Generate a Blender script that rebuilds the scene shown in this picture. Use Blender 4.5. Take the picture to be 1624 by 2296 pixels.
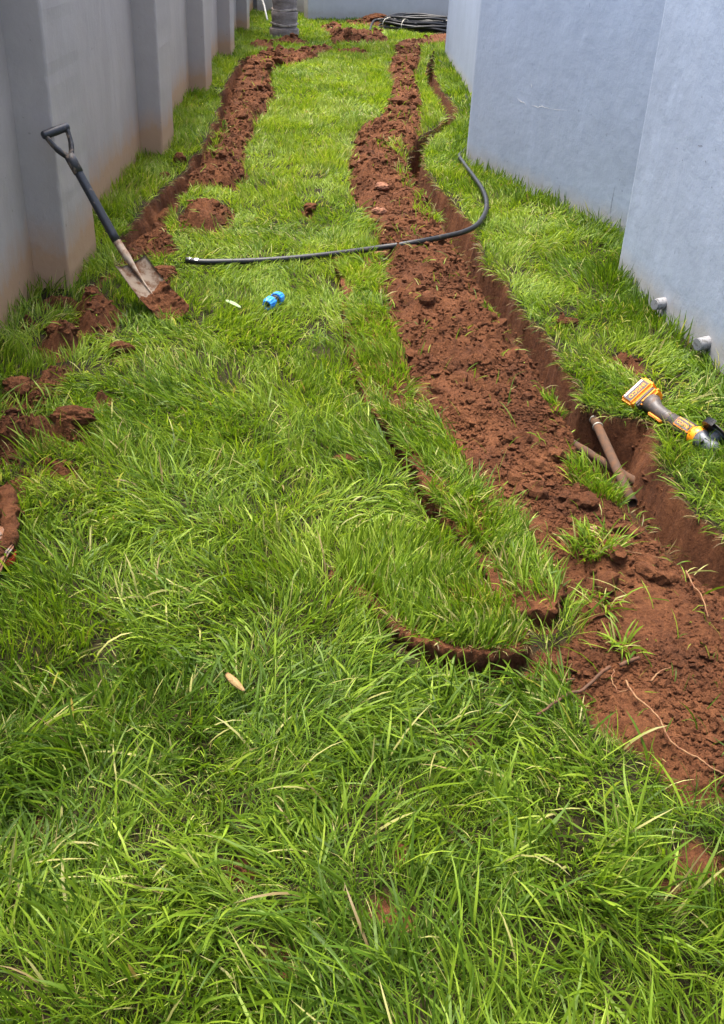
import bpy, bmesh, math, random
import numpy as np
from mathutils import Vector, Matrix

# ---------------------------------------------------------------- scene, camera, light
for o in list(bpy.data.objects):
    bpy.data.objects.remove(o)
S = bpy.context.scene
C = S.collection
F, CX, CY, CAM_H = 2217.0, 812.0, 1148.0, 1.4        # focal length and centre in photo units (1624 x 2296)
_n = np.array([-184.0, 3747.0, F]); _n /= np.linalg.norm(_n)
_v = np.array([722 - CX, -166 - CY, F]); _v -= _n * (_v @ _n); _v /= np.linalg.norm(_v)
_r = np.cross(_n, _v)
if _r[0] < 0: _r = -_r
cam_d = bpy.data.cameras.new('camera')
cam = bpy.data.objects.new('camera', cam_d); C.objects.link(cam)
cam_d.sensor_fit = 'VERTICAL'; cam_d.sensor_height = 36; cam_d.lens = F / 2296 * 36
cam_d.clip_start = 0.05; cam_d.clip_end = 1000
M3 = Matrix(((_r[0], -_r[1], -_r[2]), (_v[0], -_v[1], -_v[2]), (-_n[0], _n[1], _n[2])))
cam.matrix_world = Matrix.Translation((0, 0, CAM_H)) @ M3.to_4x4()
S.camera = cam
S.render.resolution_x, S.render.resolution_y = 724, 1024

SUN_EL, SUN_AZ = 75.0, -32.0            # azimuth measured from +Y towards +X
world = bpy.data.worlds.new('World'); S.world = world; world.use_nodes = True
wn = world.node_tree
sky = wn.nodes.new('ShaderNodeTexSky'); sky.sky_type = 'NISHITA'; sky.sun_disc = False
sky.sun_elevation = math.radians(SUN_EL); sky.sun_rotation = math.radians(SUN_AZ)
sky.air_density = 1.0; sky.dust_density = 5.0; sky.ozone_density = 1.0
bg = wn.nodes['Background']; bg.inputs['Strength'].default_value = 0.15
wn.links.new(sky.outputs[0], bg.inputs[0])
sl = bpy.data.lights.new('sun', 'SUN'); sl.energy = 2.0; sl.angle = math.radians(18); sl.color = (1.0, 0.95, 0.87)
so = bpy.data.objects.new('sun', sl); C.objects.link(so)
sd = Vector((math.sin(math.radians(SUN_AZ)) * math.cos(math.radians(SUN_EL)),
             math.cos(math.radians(SUN_AZ)) * math.cos(math.radians(SUN_EL)), math.sin(math.radians(SUN_EL))))
so.rotation_euler = sd.to_track_quat('Z', 'Y').to_euler(); so.location = (-3, 6, 9)
S.view_settings.view_transform = 'Standard'; S.view_settings.look = 'None'
S.view_settings.gamma = 1; S.view_settings.exposure = 2.0
S.view_settings.use_curve_mapping = False

# ---------------------------------------------------------------- helpers
rnd = random.Random(7); rng = np.random.default_rng(11)
def ray(px, py):
    d = np.array([px - CX, py - CY, F]); return np.array([d @ _r, d @ _v, -(d @ _n)])
def at(px, py, z=0.0):                       # photo point -> place on the level z
    w = ray(px, py); t = (z - CAM_H) / w[2]; return Vector((w[0] * t, w[1] * t, z))
def on_plane(px, py, p, n):                  # photo point -> place on a wall
    w = Vector(ray(px, py)); o = Vector((0, 0, CAM_H)); p = Vector(p); n = Vector(n)
    return o + w * ((p - o).dot(n) / w.dot(n))
def poly(pts): return np.array([at(*p)[:2] for p in pts])
def hash2(ix, iy, seed):
    h = (ix.astype(np.int64) * 374761393 + iy.astype(np.int64) * 668265263 + seed * 1442695041) & 0xffffffff
    h = ((h ^ (h >> 13)) * 1274126177) & 0xffffffff
    return ((h ^ (h >> 16)) & 0xffffff) / 16777215.0
def vn(x, y, s, seed=0):                     # value noise, feature size s, range -1..1
    x = np.asarray(x) / s + 1000; y = np.asarray(y) / s + 1000
    ix = np.floor(x); iy = np.floor(y); fx = x - ix; fy = y - iy
    fx = fx * fx * fx * (fx * (fx * 6 - 15) + 10); fy = fy * fy * fy * (fy * (fy * 6 - 15) + 10)
    a = hash2(ix, iy, seed); b = hash2(ix + 1, iy, seed); c = hash2(ix, iy + 1, seed); d = hash2(ix + 1, iy + 1, seed)
    return (a + (b - a) * fx + (c - a) * fy + (a - b - c + d) * fx * fy) * 2 - 1
def fbm(x, y, s, o=3, seed=0):
    t = 0; a = 1; n = 0
    for k in range(o):
        t = t + a * vn(x * (0.8 + .13 * k) + y * (0.6 - .1 * k), y * (0.8 + .13 * k) - x * (0.6 - .1 * k), s, seed + k * 17); n += a; a *= .5; s *= .5
    return t / n
def sstep(a, b, x):
    t = np.clip((x - a) / (b - a), 0, 1); return t * t * (3 - 2 * t)
def sdf(x, y, P):                            # signed distance, inside negative
    x = np.asarray(x); y = np.asarray(y)
    d = np.full(x.shape, 1e9); ins = np.zeros(x.shape, bool)
    lo = P.min(0) - .35; hi = P.max(0) + .35
    sel = (x > lo[0]) & (x < hi[0]) & (y > lo[1]) & (y < hi[1])
    d[~sel] = 0.35 ** 2
    xs = x[sel]; ys = y[sel]; ds = d[sel]; is_ = ins[sel]
    for i in range(len(P)):
        ax, ay = P[i]; bx, by = P[(i + 1) % len(P)]
        ex, ey = bx - ax, by - ay
        t = np.clip(((xs - ax) * ex + (ys - ay) * ey) / (ex * ex + ey * ey + 1e-12), 0, 1)
        ds = np.minimum(ds, (xs - ax - t * ex) ** 2 + (ys - ay - t * ey) ** 2)
        c = ((ay > ys) != (by > ys))
        is_ ^= c & (xs < (bx - ax) * (ys - ay) / (by - ay + 1e-12) + ax)
    d[sel] = ds; ins[sel] = is_
    d = np.sqrt(d); return np.where(ins, -d, d)
def ell(x, y, e):                            # photo ellipse (cx, cy, rx, ry) laid on the ground
    c = at(e[0], e[1]); a = at(e[0] + e[2], e[1]); b0 = at(e[0], e[1] - e[3]); b1 = at(e[0], e[1] + e[3])
    rx = (a - c).length; ry = (b0 - b1).length / 2; cy = (b0.y + b1.y) / 2
    return (np.sqrt(((x - c.x) / rx) ** 2 + ((y - cy) / ry) ** 2) - 1) * min(rx, ry)

def link(name, me, parent=None, mats=()):
    o = bpy.data.objects.new(name, me); C.objects.link(o)
    for m in mats: me.materials.append(m)
    if parent is not None: o.parent = parent
    return o
def tag(o, label=None, cat=None, group=None, kind=None):
    if label: o['label'] = label
    if cat: o['category'] = cat
    if group: o['group'] = group
    if kind: o['kind'] = kind
    return o
def empty(name, loc=(0, 0, 0)):
    o = bpy.data.objects.new(name, None); C.objects.link(o); o.location = loc; o.empty_display_size = .05; return o
def child(o, parent):                        # parent, keeping the place in the world
    o.parent = parent; o.matrix_parent_inverse = Matrix.Translation(parent.location).inverted() if parent.rotation_euler.to_matrix() == Matrix.Identity(3) else parent.matrix_basis.inverted()
    return o
def npmesh(name, V, faces_list, smooth=True):
    """V (n,3); faces_list: list of (k, int array (m,k))"""
    me = bpy.data.meshes.new(name); V = np.ascontiguousarray(V, np.float32)
    me.vertices.add(len(V)); me.vertices.foreach_set('co', V.ravel())
    loops = np.concatenate([f.ravel() for k, f in faces_list]).astype(np.int32)
    tot = np.concatenate([np.full(len(f), k, np.int32) for k, f in faces_list])
    st = np.concatenate([[0], np.cumsum(tot)[:-1]]).astype(np.int32)
    me.loops.add(len(loops)); me.loops.foreach_set('vertex_index', loops)
    me.polygons.add(len(tot)); me.polygons.foreach_set('loop_start', st)
    try: me.polygons.foreach_set('loop_total', tot)
    except Exception: pass
    me.polygons.foreach_set('use_smooth', np.full(len(tot), smooth))
    me.update(calc_edges=True); return me
def bm_mesh(name, bm, smooth=False):
    bmesh.ops.recalc_face_normals(bm, faces=bm.faces)
    me = bpy.data.meshes.new(name); bm.to_mesh(me); bm.free()
    if smooth: me.polygons.foreach_set('use_smooth', [True] * len(me.polygons))
    return me
def box_bm(bm, lo, hi, bevel=0, seg=2):
    lo = Vector(lo); hi = Vector(hi); c = (lo + hi) / 2; s = hi - lo
    r = bmesh.ops.create_cube(bm, size=1, matrix=Matrix.Translation(c) @ Matrix.Diagonal((*s, 1)))
    if bevel:
        es = list({e for v in r['verts'] for e in v.link_edges})
        bmesh.ops.bevel(bm, geom=es, offset=bevel, segments=seg, affect='EDGES', profile=.6)
def catmull(pts, n=8):
    P = [Vector(p) for p in pts]; P = [P[0] * 2 - P[1]] + P + [P[-1] * 2 - P[-2]]; out = []
    for i in range(1, len(P) - 2):
        for k in range(n):
            t = k / n
            out.append(.5 * ((2 * P[i]) + (P[i + 1] - P[i - 1]) * t + (2 * P[i - 1] - 5 * P[i] + 4 * P[i + 1] - P[i + 2]) * t * t
                             + (3 * P[i] - P[i - 1] - 3 * P[i + 1] + P[i + 2]) * t ** 3))
    out.append(P[-2]); return out
def tube_bm(bm, path, rad, sides=10, cap=True, squash=None, hollow=0):
    path = [Vector(p) for p in path]; N = len(path)
    R = rad if hasattr(rad, '__len__') else [rad] * N
    T = [(path[min(i + 1, N - 1)] - path[max(i - 1, 0)]).normalized() for i in range(N)]
    up = Vector((0, 0, 1)) if abs(T[0].z) < .9 else Vector((1, 0, 0))
    a = T[0].cross(up).normalized(); rings = []
    for i in range(N):
        a = (a - T[i] * a.dot(T[i])).normalized(); b = T[i].cross(a)
        rings.append([bm.verts.new(path[i] + (a * math.cos(2 * math.pi * k / sides) * (squash[0] if squash else 1)
                      + b * math.sin(2 * math.pi * k / sides) * (squash[1] if squash else 1)) * R[i]) for k in range(sides)])
    for i in range(N - 1):
        for k in range(sides):
            bm.faces.new((rings[i][k], rings[i][(k + 1) % sides], rings[i + 1][(k + 1) % sides], rings[i + 1][k])).smooth = True
    if cap:
        for rg, p, t, r in ((rings[0], path[0], -T[0], R[0]), (rings[-1], path[-1], T[-1], R[-1])):
            if hollow:
                inn = [bm.verts.new(p + (v.co - p) * hollow) for v in rg]
                dp = [bm.verts.new(v.co - t * r * 3) for v in inn]
                for k in range(sides):
                    k2 = (k + 1) % sides
                    bm.faces.new((rg[k], rg[k2], inn[k2], inn[k])); bm.faces.new((inn[k], inn[k2], dp[k2], dp[k]))
                bm.faces.new(dp)
            else: bm.faces.new(rg)
def tube(name, path, rad, mat, parent=None, **k):
    bm = bmesh.new(); tube_bm(bm, path, rad, **k)
    return link(name, bm_mesh(name, bm), parent, [mat])
def lathe_bm(bm, prof, axis_o, axis_d, sides=16, mod=None):
    d = Vector(axis_d).normalized(); a = d.orthogonal().normalized(); b = d.cross(a); o = Vector(axis_o); rings = []
    for (s, r) in prof:
        rings.append([bm.verts.new(o + d * s + (a * math.cos(t) + b * math.sin(t)) * (r * (mod(k, s) if mod else 1)))
                      for k in range(sides) for t in (2 * math.pi * k / sides,)])
    for i in range(len(rings) - 1):
        for k in range(sides): bm.faces.new((rings[i][k], rings[i][(k + 1) % sides], rings[i + 1][(k + 1) % sides], rings[i + 1][k]))
    bm.faces.new(rings[0]); bm.faces.new(rings[-1])
def text_mesh(body, size, mat, name='lettering', parent=None, extrude=.0004):
    cu = bpy.data.curves.new('t', 'FONT'); cu.body = body; cu.size = size; cu.extrude = extrude; cu.align_x = 'CENTER'; cu.align_y = 'CENTER'
    cu.offset = size * .02; cu.resolution_u = 3
    o = bpy.data.objects.new('t', cu); C.objects.link(o)
    me = bpy.data.meshes.new_from_object(o.evaluated_get(bpy.context.evaluated_depsgraph_get()))
    bpy.data.objects.remove(o); me.materials.clear()
    return link(name, me, parent, [mat])

# ---------------------------------------------------------------- materials
def mat(name):
    m = bpy.data.materials.new(name); m.use_nodes = True; nt = m.node_tree
    return m, nt, nt.nodes['Principled BSDF']
def N(nt, t, **kw):
    n = nt.nodes.new(t)
    for k, v in kw.items():
        if k in n.inputs: n.inputs[k].default_value = v
        else: setattr(n, k, v)
    return n
def ramp(nt, fac, stops):
    r = nt.nodes.new('ShaderNodeValToRGB'); e = r.color_ramp.elements
    while len(e) < len(stops): e.new(.5)
    for i, (p, c) in enumerate(stops):
        e[i].position = p; e[i].color = (*c, 1) if hasattr(c, '__len__') else (c, c, c, 1)
    nt.links.new(fac, r.inputs[0]); return r
def mix(nt, fac, a, b, blend='MIX'):
    m = nt.nodes.new('ShaderNodeMix'); m.data_type = 'RGBA'; m.blend_type = blend
    for s, v in ((m.inputs[0], fac), (m.inputs[6], a), (m.inputs[7], b)):
        if isinstance(v, bpy.types.NodeSocket): nt.links.new(v, s)
        else: s.default_value = v if not hasattr(v, '__len__') else (*v, 1)
    return m.outputs[2]
def math_n(nt, op, a, b=0.5, c=None):
    m = nt.nodes.new('ShaderNodeMath'); m.operation = op
    for i, v in enumerate((a, b, c)):
        if v is None: continue
        if isinstance(v, bpy.types.NodeSocket): nt.links.new(v, m.inputs[i])
        else: m.inputs[i].default_value = v
    return m.outputs[0]
def pos(nt): return nt.nodes.new('ShaderNodeNewGeometry').outputs['Position']
def noise(nt, vec, scale, detail=4, rough=.6, mapscale=None):
    n = N(nt, 'ShaderNodeTexNoise', Scale=scale, Detail=detail, Roughness=rough)
    if mapscale:
        mp = nt.nodes.new('ShaderNodeMapping'); mp.inputs['Scale'].default_value = mapscale
        nt.links.new(vec, mp.inputs[0]); vec = mp.outputs[0]
    nt.links.new(vec, n.inputs['Vector']); return n.outputs['Fac']
def bump(nt, p, h, strength, dist):
    b = N(nt, 'ShaderNodeBump', Strength=strength, Distance=dist)
    nt.links.new(h, b.inputs['Height'])
    if p.inputs['Normal'].is_linked: nt.links.new(p.inputs['Normal'].links[0].from_socket, b.inputs['Normal'])
    nt.links.new(b.outputs[0], p.inputs['Normal'])
def plain(name, col, rough=.5, metal=0, spec=.5, dirt=None, dscale=30, dlo=.5, dhi=.65, bmp=0):
    m, nt, p = mat(name)
    p.inputs['Base Color'].default_value = (*col, 1); p.inputs['Roughness'].default_value = rough
    p.inputs['Metallic'].default_value = metal; p.inputs['Specular IOR Level'].default_value = spec
    tc = nt.nodes.new('ShaderNodeTexCoord').outputs['Object']
    f = noise(nt, tc, dscale, 5, .65)
    if dirt is not None:
        r = ramp(nt, f, [(dlo, 0), (dhi, 1)]); nt.links.new(mix(nt, r.outputs[0], col, dirt), p.inputs['Base Color'])
        rr = ramp(nt, f, [(dlo, rough), (dhi, .9)]); nt.links.new(rr.outputs[0], p.inputs['Roughness'])
    if bmp: bump(nt, p, noise(nt, tc, dscale * 3, 4), .6, bmp)
    return m

SOIL_D, SOIL_M, SOIL_L = (.046, .0185, .0090), (.118, .0445, .0188), (.208, .084, .0345)
def soil_nodes(nt, p):
    v = pos(nt)
    a = noise(nt, v, 5, 6, .65); b = noise(nt, v, 60, 5, .7)
    s = math_n(nt, 'MULTIPLY_ADD', b, .55, math_n(nt, 'MULTIPLY', a, .6))
    r = ramp(nt, s, [(.38, SOIL_D), (.56, SOIL_M), (.78, SOIL_L)])
    p.inputs['Roughness'].default_value = .95; p.inputs['Specular IOR Level'].default_value = .15
    bump(nt, p, noise(nt, v, 32, 6, .7), .8, .04)
    bump(nt, p, noise(nt, v, 130, 6, .75), .9, .012)
    bump(nt, p, noise(nt, v, 480, 3, .7), .6, .003)
    return r.outputs[0]
m_soil, nt, p = mat('red_soil'); nt.links.new(soil_nodes(nt, p), p.inputs['Base Color'])
m_ground, nt, p = mat('lawn_soil')
sc = soil_nodes(nt, p)
at_n = N(nt, 'ShaderNodeAttribute', attribute_name='dirt')
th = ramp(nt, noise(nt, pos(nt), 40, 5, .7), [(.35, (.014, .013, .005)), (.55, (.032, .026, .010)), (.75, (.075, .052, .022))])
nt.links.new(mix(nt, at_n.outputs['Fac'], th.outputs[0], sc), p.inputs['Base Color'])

def grass_mat(name, tr=.38):
    m, nt, p = mat(name)
    a = N(nt, 'ShaderNodeAttribute', attribute_name='Col')
    nt.links.new(a.outputs['Color'], p.inputs['Base Color'])
    p.inputs['Roughness'].default_value = .5; p.inputs['Specular IOR Level'].default_value = .2
    t = nt.nodes.new('ShaderNodeBsdfTranslucent')
    nt.links.new(mix(nt, 1.0, a.outputs['Color'], (1.3, 1.3, .6), 'MULTIPLY'), t.inputs['Color'])
    mx = nt.nodes.new('ShaderNodeMixShader'); mx.inputs[0].default_value = tr
    nt.links.new(p.outputs[0], mx.inputs[1]); nt.links.new(t.outputs[0], mx.inputs[2])
    nt.links.new(mx.outputs[0], nt.nodes['Material Output'].inputs['Surface']); return m
m_grass = grass_mat('grass_blades')

def plaster(name, base, streak, splash, splash_h, amt):
    m, nt, p = mat(name); v = pos(nt)
    st = noise(nt, v, 1, 5, .6, (9, 9, .7)); bl = noise(nt, v, 1.6, 5, .6)
    c = mix(nt, ramp(nt, st, [(.42, 0), (.75, .55)]).outputs[0], base, streak)
    c = mix(nt, ramp(nt, bl, [(.35, .5), (.62, 0)]).outputs[0], c, tuple(x * .78 for x in base))
    c = mix(nt, ramp(nt, noise(nt, v, 1, 6, .65, (3.5, 3.5, 1.6)), [(.55, 0), (.68, .55)]).outputs[0], c, tuple(min(1, x * 1.16) for x in base))
    c = mix(nt, ramp(nt, noise(nt, v, 220, 3, .7), [(.3, .2), (.6, 0)]).outputs[0], c, tuple(x * .82 for x in base))
    sp = nt.nodes.new('ShaderNodeSeparateXYZ'); nt.links.new(v, sp.inputs[0])
    z = math_n(nt, 'MULTIPLY_ADD', noise(nt, v, 1, 7, .78, (7, 7, 3.2)), -.95, math_n(nt, 'DIVIDE', sp.outputs[2], splash_h))
    c = mix(nt, ramp(nt, z, [(-.0, amt), (.12, amt * .6), (.55, 0)]).outputs[0], c, splash)
    spk = noise(nt, v, 26, 2, .5)
    c = mix(nt, ramp(nt, spk, [(.735, 0), (.76, .5)]).outputs[0], c, tuple(x * .45 for x in base))
    nt.links.new(c, p.inputs['Base Color']); p.inputs['Roughness'].default_value = .62; p.inputs['Specular IOR Level'].default_value = .35
    bump(nt, p, noise(nt, v, 9, 4, .6), .35, .012); bump(nt, p, noise(nt, v, 160, 4, .7), .35, .002)
    return m
m_wall_left = plaster('grey_wall_paint', (.385, .335, .300), (.44, .39, .355), (.42, .245, .125), .30, .85)
m_wall_back = plaster('grey_far_wall_paint', (.43, .415, .40), (.47, .455, .44), (.25, .2, .15), .25, .4)
m_house = plaster('blue_grey_house_paint', (.315, .370, .458), (.375, .43, .515), (.36, .32, .26), .16, .6)
m_crack_l = plain('chipped_white_plaster', (.62, .63, .64), .8)
m_crack_d = plain('dark_crack', (.12, .12, .13), .9)

m_hose = plain('black_polyethylene', (.011, .0115, .0125), .46, 0, .4, (.06, .042, .03), 22, .58, .74)
m_hose_end = plain('black_polyethylene_clean', (.012, .012, .013), .35)
m_white = plain('white_print', (.75, .76, .76), .6)
m_blue = plain('blue_plastic', (.02, .22, .72), .33, 0, .5)
m_black = plain('black_plastic', (.012, .012, .013), .45, 0, .5, (.07, .04, .025), 40, .6, .7)
m_grip = plain('dark_worn_plastic', (.022, .021, .021), .48, 0, .5, (.16, .12, .09), 38, .52, .6, .0008)
m_shaft = plain('black_painted_shaft', (.021, .022, .026), .45, 0, .5, (.14, .11, .09), 34, .62, .68)
m_steel = plain('worn_muddy_steel', (.36, .285, .215), .7, .05, .3, (.17, .085, .045), 26, .44, .62, .001)
m_steel_mud = plain('mud_smeared_steel', (.17, .15, .14), .75, .1, .25, (.17, .08, .042), 18, .40, .50, .002)
m_rust = plain('rusty_pipe', (.066, .042, .029), .9, .05, .2, (.105, .052, .027), 28, .4, .62, .0015)
m_clamp = plain('pale_ring', (.36, .33, .27), .6, .3)
m_orange = plain('orange_plastic', (.83, .26, .008), .38, 0, .5, (.35, .16, .05), 30, .62, .75)
m_dgrey = plain('dark_grey_plastic', (.055, .046, .042), .5, 0, .45, (.15, .09, .055), 34, .52, .72)
m_alu = plain('grey_gearbox', (.085, .095, .11), .5, .25, .5, (.16, .11, .08), 40, .58, .7)
m_bark = None
m_pipe_w = plain('peeling_white_pipe', (.25, .25, .255), .7, 0, .2, (.15, .145, .14), 60, .52, .6, .001)
m_pipe_in = plain('dusty_pipe_inside', (.20, .11, .06), .9)
m_root = plain('pale_root', (.20, .11, .050), .8, 0, .3, (.14, .06, .03), 50, .45, .6)
m_twig = plain('brown_twig', (.080, .042, .024), .85, 0, .3, (.09, .04, .02), 60, .45, .6)
m_leaf_dry = plain('dry_tan_leaf', (.50, .34, .15), .6, 0, .35, (.38, .22, .09), 25, .45, .65)
m_leaf_pale = plain('pale_green_leaf', (.42, .55, .28), .5)
m_red = plain('red_plastic', (.55, .045, .03), .4)
m_stick = plain('pale_stick', (.34, .34, .31), .6)
m_stone = plain('reddish_stone', (.19, .085, .05), .85, 0, .2, (.27, .125, .07), 30, .45, .6, .002)
m_roof = plain('roof_concrete', (.3, .3, .3), .9)
m_frond = plain('palm_frond', (.06, .12, .03), .5)

# ---------------------------------------------------------------- ground layout (photo outlines laid on the ground)
SPOIL = poly([(888, 104), (868, 160), (880, 200), (862, 255), (800, 300), (779, 370), (788, 440), (832, 505), (862, 590),
  (868, 700), (905, 790), (932, 890), (985, 945), (1035, 1020), (1065, 1100), (1110, 1160), (1180, 1205), (1215, 1290),
  (1270, 1335), (1310, 1410), (1190, 1490), (1290, 1570), (1345, 1645), (1450, 1700), (1505, 1770), (1560, 1815), (1640, 1800), (1760, 1700),
  (1700, 1380), (1624, 1322), (1587, 1312), (1502, 1242), (1432, 1157), (1372, 1102), (1312, 1047), (1287, 982), (1262, 907),
  (1172, 787), (1092, 657), (1037, 577), (1007, 522), (977, 477), (942, 427), (918, 390), (910, 345), (945, 300), (945, 225), (935, 170), (948, 118), (935, 103)])
TR_L = [(972, 114), (958, 150), (956, 190), (985, 235), (1004, 258), (985, 285), (935, 312), (912, 345), (920, 390), (942, 425), (977, 475), (1007, 520),
  (1037, 577), (1068, 625), (1092, 657), (1172, 787), (1262, 907), (1287, 982), (1312, 1047), (1372, 1102), (1432, 1157), (1502, 1242), (1587, 1312), (1700, 1390)]
TR_R = [(976, 114), (974, 160), (992, 205), (1018, 235), (1029, 256), (1014, 283), (968, 310), (950, 335), (948, 370), (972, 415), (1012, 455), (1050, 495), (1067, 520),
  (1084, 595), (1132, 632), (1172, 705), (1227, 757), (1262, 825), (1294, 866), (1304, 910), (1372, 932), (1462, 942), (1475, 985), (1470, 1035), (1512, 1100), (1557, 1160), (1624, 1212), (1720, 1270)]
TRENCH = poly(TR_L + TR_R[::-1])
LTR = poly([(545, 132), (502, 210), (495, 250), (475, 300), (450, 340), (413, 390), (360, 440), (318, 485), (283, 545), (330, 548), (370, 500), (400, 450),
  (437, 395), (470, 340), (487, 295), (512, 245), (527, 205), (540, 170), (566, 134)])
LSPOIL = poly([(575, 128), (645, 123), (735, 109), (738, 93), (731, 77), (711, 67), (738, 58), (771, 61), (768, 72), (781, 78), (838, 80), (861, 84), (881, 97),
  (826, 99), (768, 97), (752, 113), (718, 136), (671, 146), (631, 152), (612, 175), (616, 200), (611, 240), (578, 278), (560, 320), (565, 400), (525, 428), (440, 430), (410, 445),
  (375, 505), (398, 560), (340, 585), (285, 600), (240, 650), (262, 690), (255, 740), (185, 742), (160, 700), (200, 640), (255, 580), (283, 545), (318, 485), (360, 440), (413, 390), (450, 340), (475, 300), (495, 250), (502, 210), (545, 132)])
FAR1 = poly([(941, 92), (1008, 86), (1030, 95), (1008, 100), (950, 104), (890, 108), (900, 98)])
PATCH = [(465, 493, 60, 37), (220, 722, 55, 34), (138, 770, 46, 36), (42, 885, 36, 34), (118, 855, 34, 40), (88, 908, 40, 28), (52, 985, 70, 36), (165, 982, 60, 24),
  (222, 908, 28, 16), (275, 795, 24, 13), (128, 1062, 40, 20), (18, 1035, 40, 22), (140, 683, 55, 12), (60, 733, 26, 11), (15, 960, 30, 40), (785, 1040, 28, 12),
  (372, 625, 30, 18), (455, 1, 1, 1), (790, 120, 36, 5), (820, 58, 45, 4), (695, 480, 14, 14), (895, 1925, 18, 24), (1410, 815, 28, 16), (1265, 733, 28, 10),
  (1500, 2010, 60, 55), (1570, 1935, 45, 40), (1215, 1385, 30, 22), (10, 1160, 30, 95), (1205, 1480, 34, 26), (1180, 1515, 26, 12), (1060, 1660, 22, 18), (640, 97, 55, 5), (590, 108, 30, 4), (540, 1960, 30, 25), (610, 2180, 36, 30), (880, 2060, 40, 22), (100, 1840, 30, 26)]
PATCH = [e for e in PATCH if e[1] > 2]
WARM = {24, 25}
SLIT = [(745, 570), (765, 632), (776, 700), (782, 760), (794, 830), (815, 905), (845, 950), (887, 1008), (927, 1068), (967, 1150), (1007, 1202), (1047, 1267), (1082, 1312), (1108, 1356)]
STRIP = poly(SLIT + [(1150, 1400), (1240, 1400), (1262, 1340), (1215, 1300), (1180, 1212), (1108, 1168), (1062, 1105), (1032, 1025), (982, 950), (930, 893), (902, 795), (866, 705), (858, 595), (830, 560)])
SLAB = poly([(737, 1300), (780, 1330), (824, 1358), (852, 1395), (876, 1428), (896, 1452), (925, 1472), (970, 1494), (1030, 1516), (1090, 1522), (1160, 1512), (1184, 1482), (1188, 1450), (1158, 1420),
  (1115, 1362), (1085, 1318), (1050, 1272), (1008, 1215), (930, 1190), (840, 1200), (770, 1240)])
def strip_h(x, y):                            # sod tops above the old lawn level
    s = sdf(x, y, STRIP); return s
def slab_top(x, y):
    f = at(1055, 1492); d2 = ((x - f.x) / .20) ** 2 + ((y - f.y) / .30) ** 2
    return .060 * np.exp(-d2) + .008 + .006 * fbm(x, y, .06, 2, 91)
def strip_top(x, y):
    a = at(1100, 1350).y; b = at(770, 600).y
    t = np.clip((y - a) / (b - a), 0, 1)
    return (.040 - .026 * t) + .006 * fbm(x, y, .07, 2, 92)

xs = np.arange(-1.30, 1.95, .0082)
ys = [0.35]
while ys[-1] < 21.5: ys.append(ys[-1] + max(.0085, .0036 * ys[-1]))
ys = np.array(ys); NX, NY = len(xs), len(ys)
gx, gy = np.meshgrid(xs, ys)
wx = gx + .022 * fbm(gx, gy, .11, 3, 3); wy = gy + .028 * fbm(gx, gy, .13, 3, 5)
s_sp = sdf(wx, wy, SPOIL); s_ls = sdf(gx + .06 * fbm(gx, gy, .22, 3, 103), gy + .08 * fbm(gx, gy, .22, 3, 105), LSPOIL) + .02 * (1 + vn(gx, gy, .2, 107)); s_f = sdf(wx, wy, FAR1)
wx2 = gx + .010 * fbm(gx, gy, .07, 3, 13); wy2 = gy + .012 * fbm(gx, gy, .08, 3, 15)
s_tr = sdf(wx2, wy2, TRENCH) - .004; s_lt = sdf(gx + .035 * fbm(gx, gy, .16, 3, 17), gy + .05 * fbm(gx, gy, .16, 3, 19), LTR) - .022
s_pa = np.full(gx.shape, .35)
wx3 = gx + .035 * fbm(gx, gy, .1, 3, 23); wy3 = gy + .05 * fbm(gx, gy, .12, 3, 25)
for e in PATCH:
    s_pa = np.minimum(s_pa, ell(wx3, wy3, e))
s_st = sdf(gx, gy, STRIP); s_sl = sdf(gx, gy, SLAB)
s_dirt = np.minimum(np.minimum(s_sp, s_ls), np.minimum(s_f, s_pa)); s_any = np.minimum(s_dirt, np.minimum(s_tr, s_lt))
dirt = sstep(.012, -.012, s_any)
base = .016 * fbm(gx, gy, .9, 3, 41) + .006 * fbm(gx, gy, .2, 2, 43)
lump = (.5 + .5 * vn(gx, gy, .35, 51))
lumps = .040 * np.abs(fbm(gx, gy, .16, 2, 53)) + .030 * fbm(gx, gy, .075, 4, 55) + .020 * (1 - np.abs(fbm(gx, gy, .040, 3, 57))) ** 2 + .008 * fbm(gx, gy, .02, 2, 59)
spoil_h = sstep(0, .16, -s_sp) * .055 + sstep(0, .12, -s_ls) * .06 + sstep(0, .06, -s_pa) * .035 + sstep(0, .1, -s_f) * .05
sp_any = sstep(.0, .05, -s_dirt)
Z = base + sp_any * (lumps * (.30 + 1.1 * lump)) + spoil_h * (.35 + .75 * lump) - .018 * sstep(.02, -.02, s_dirt) * sstep(.06, 0, -s_dirt)
m = ell(gx, gy, (462, 500, 62, 42)); Z += sstep(0, -.12, m) * (.045 + .05 * fbm(gx, gy, .09, 3, 77))
def pl_dist(x, y, P):
    d = np.full(x.shape, 9.)
    for a, b in zip(P[:-1], P[1:]):
        e = b - a; t = np.clip(((x - a[0]) * e[0] + (y - a[1]) * e[1]) / (e @ e), 0, 1)
        d = np.minimum(d, np.hypot(x - a[0] - t * e[0], y - a[1] - t * e[1]))
    return d
rough = .026 * fbm(gx, gy, .10, 3, 73) + .020 * fbm(gx, gy, .035, 3, 75)
dL = pl_dist(wx2, wy2, poly(TR_L)); dR = pl_dist(wx2, wy2, poly(TR_R)); f = np.where(s_tr < 0, (dR + .012) / (dR + dL + .024), 0) + .10 * fbm(gx, gy, .09, 3, 79)
t = np.minimum(sstep(.02, .46, f), sstep(.99, .80, f)) * sstep(.004, -.016, s_tr)
Z = Z * (1 - t) + t * (-.28 + .05 * fbm(gx, gy, .25, 2, 71)) + rough * sstep(0, -.02, s_tr) * .6
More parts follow.
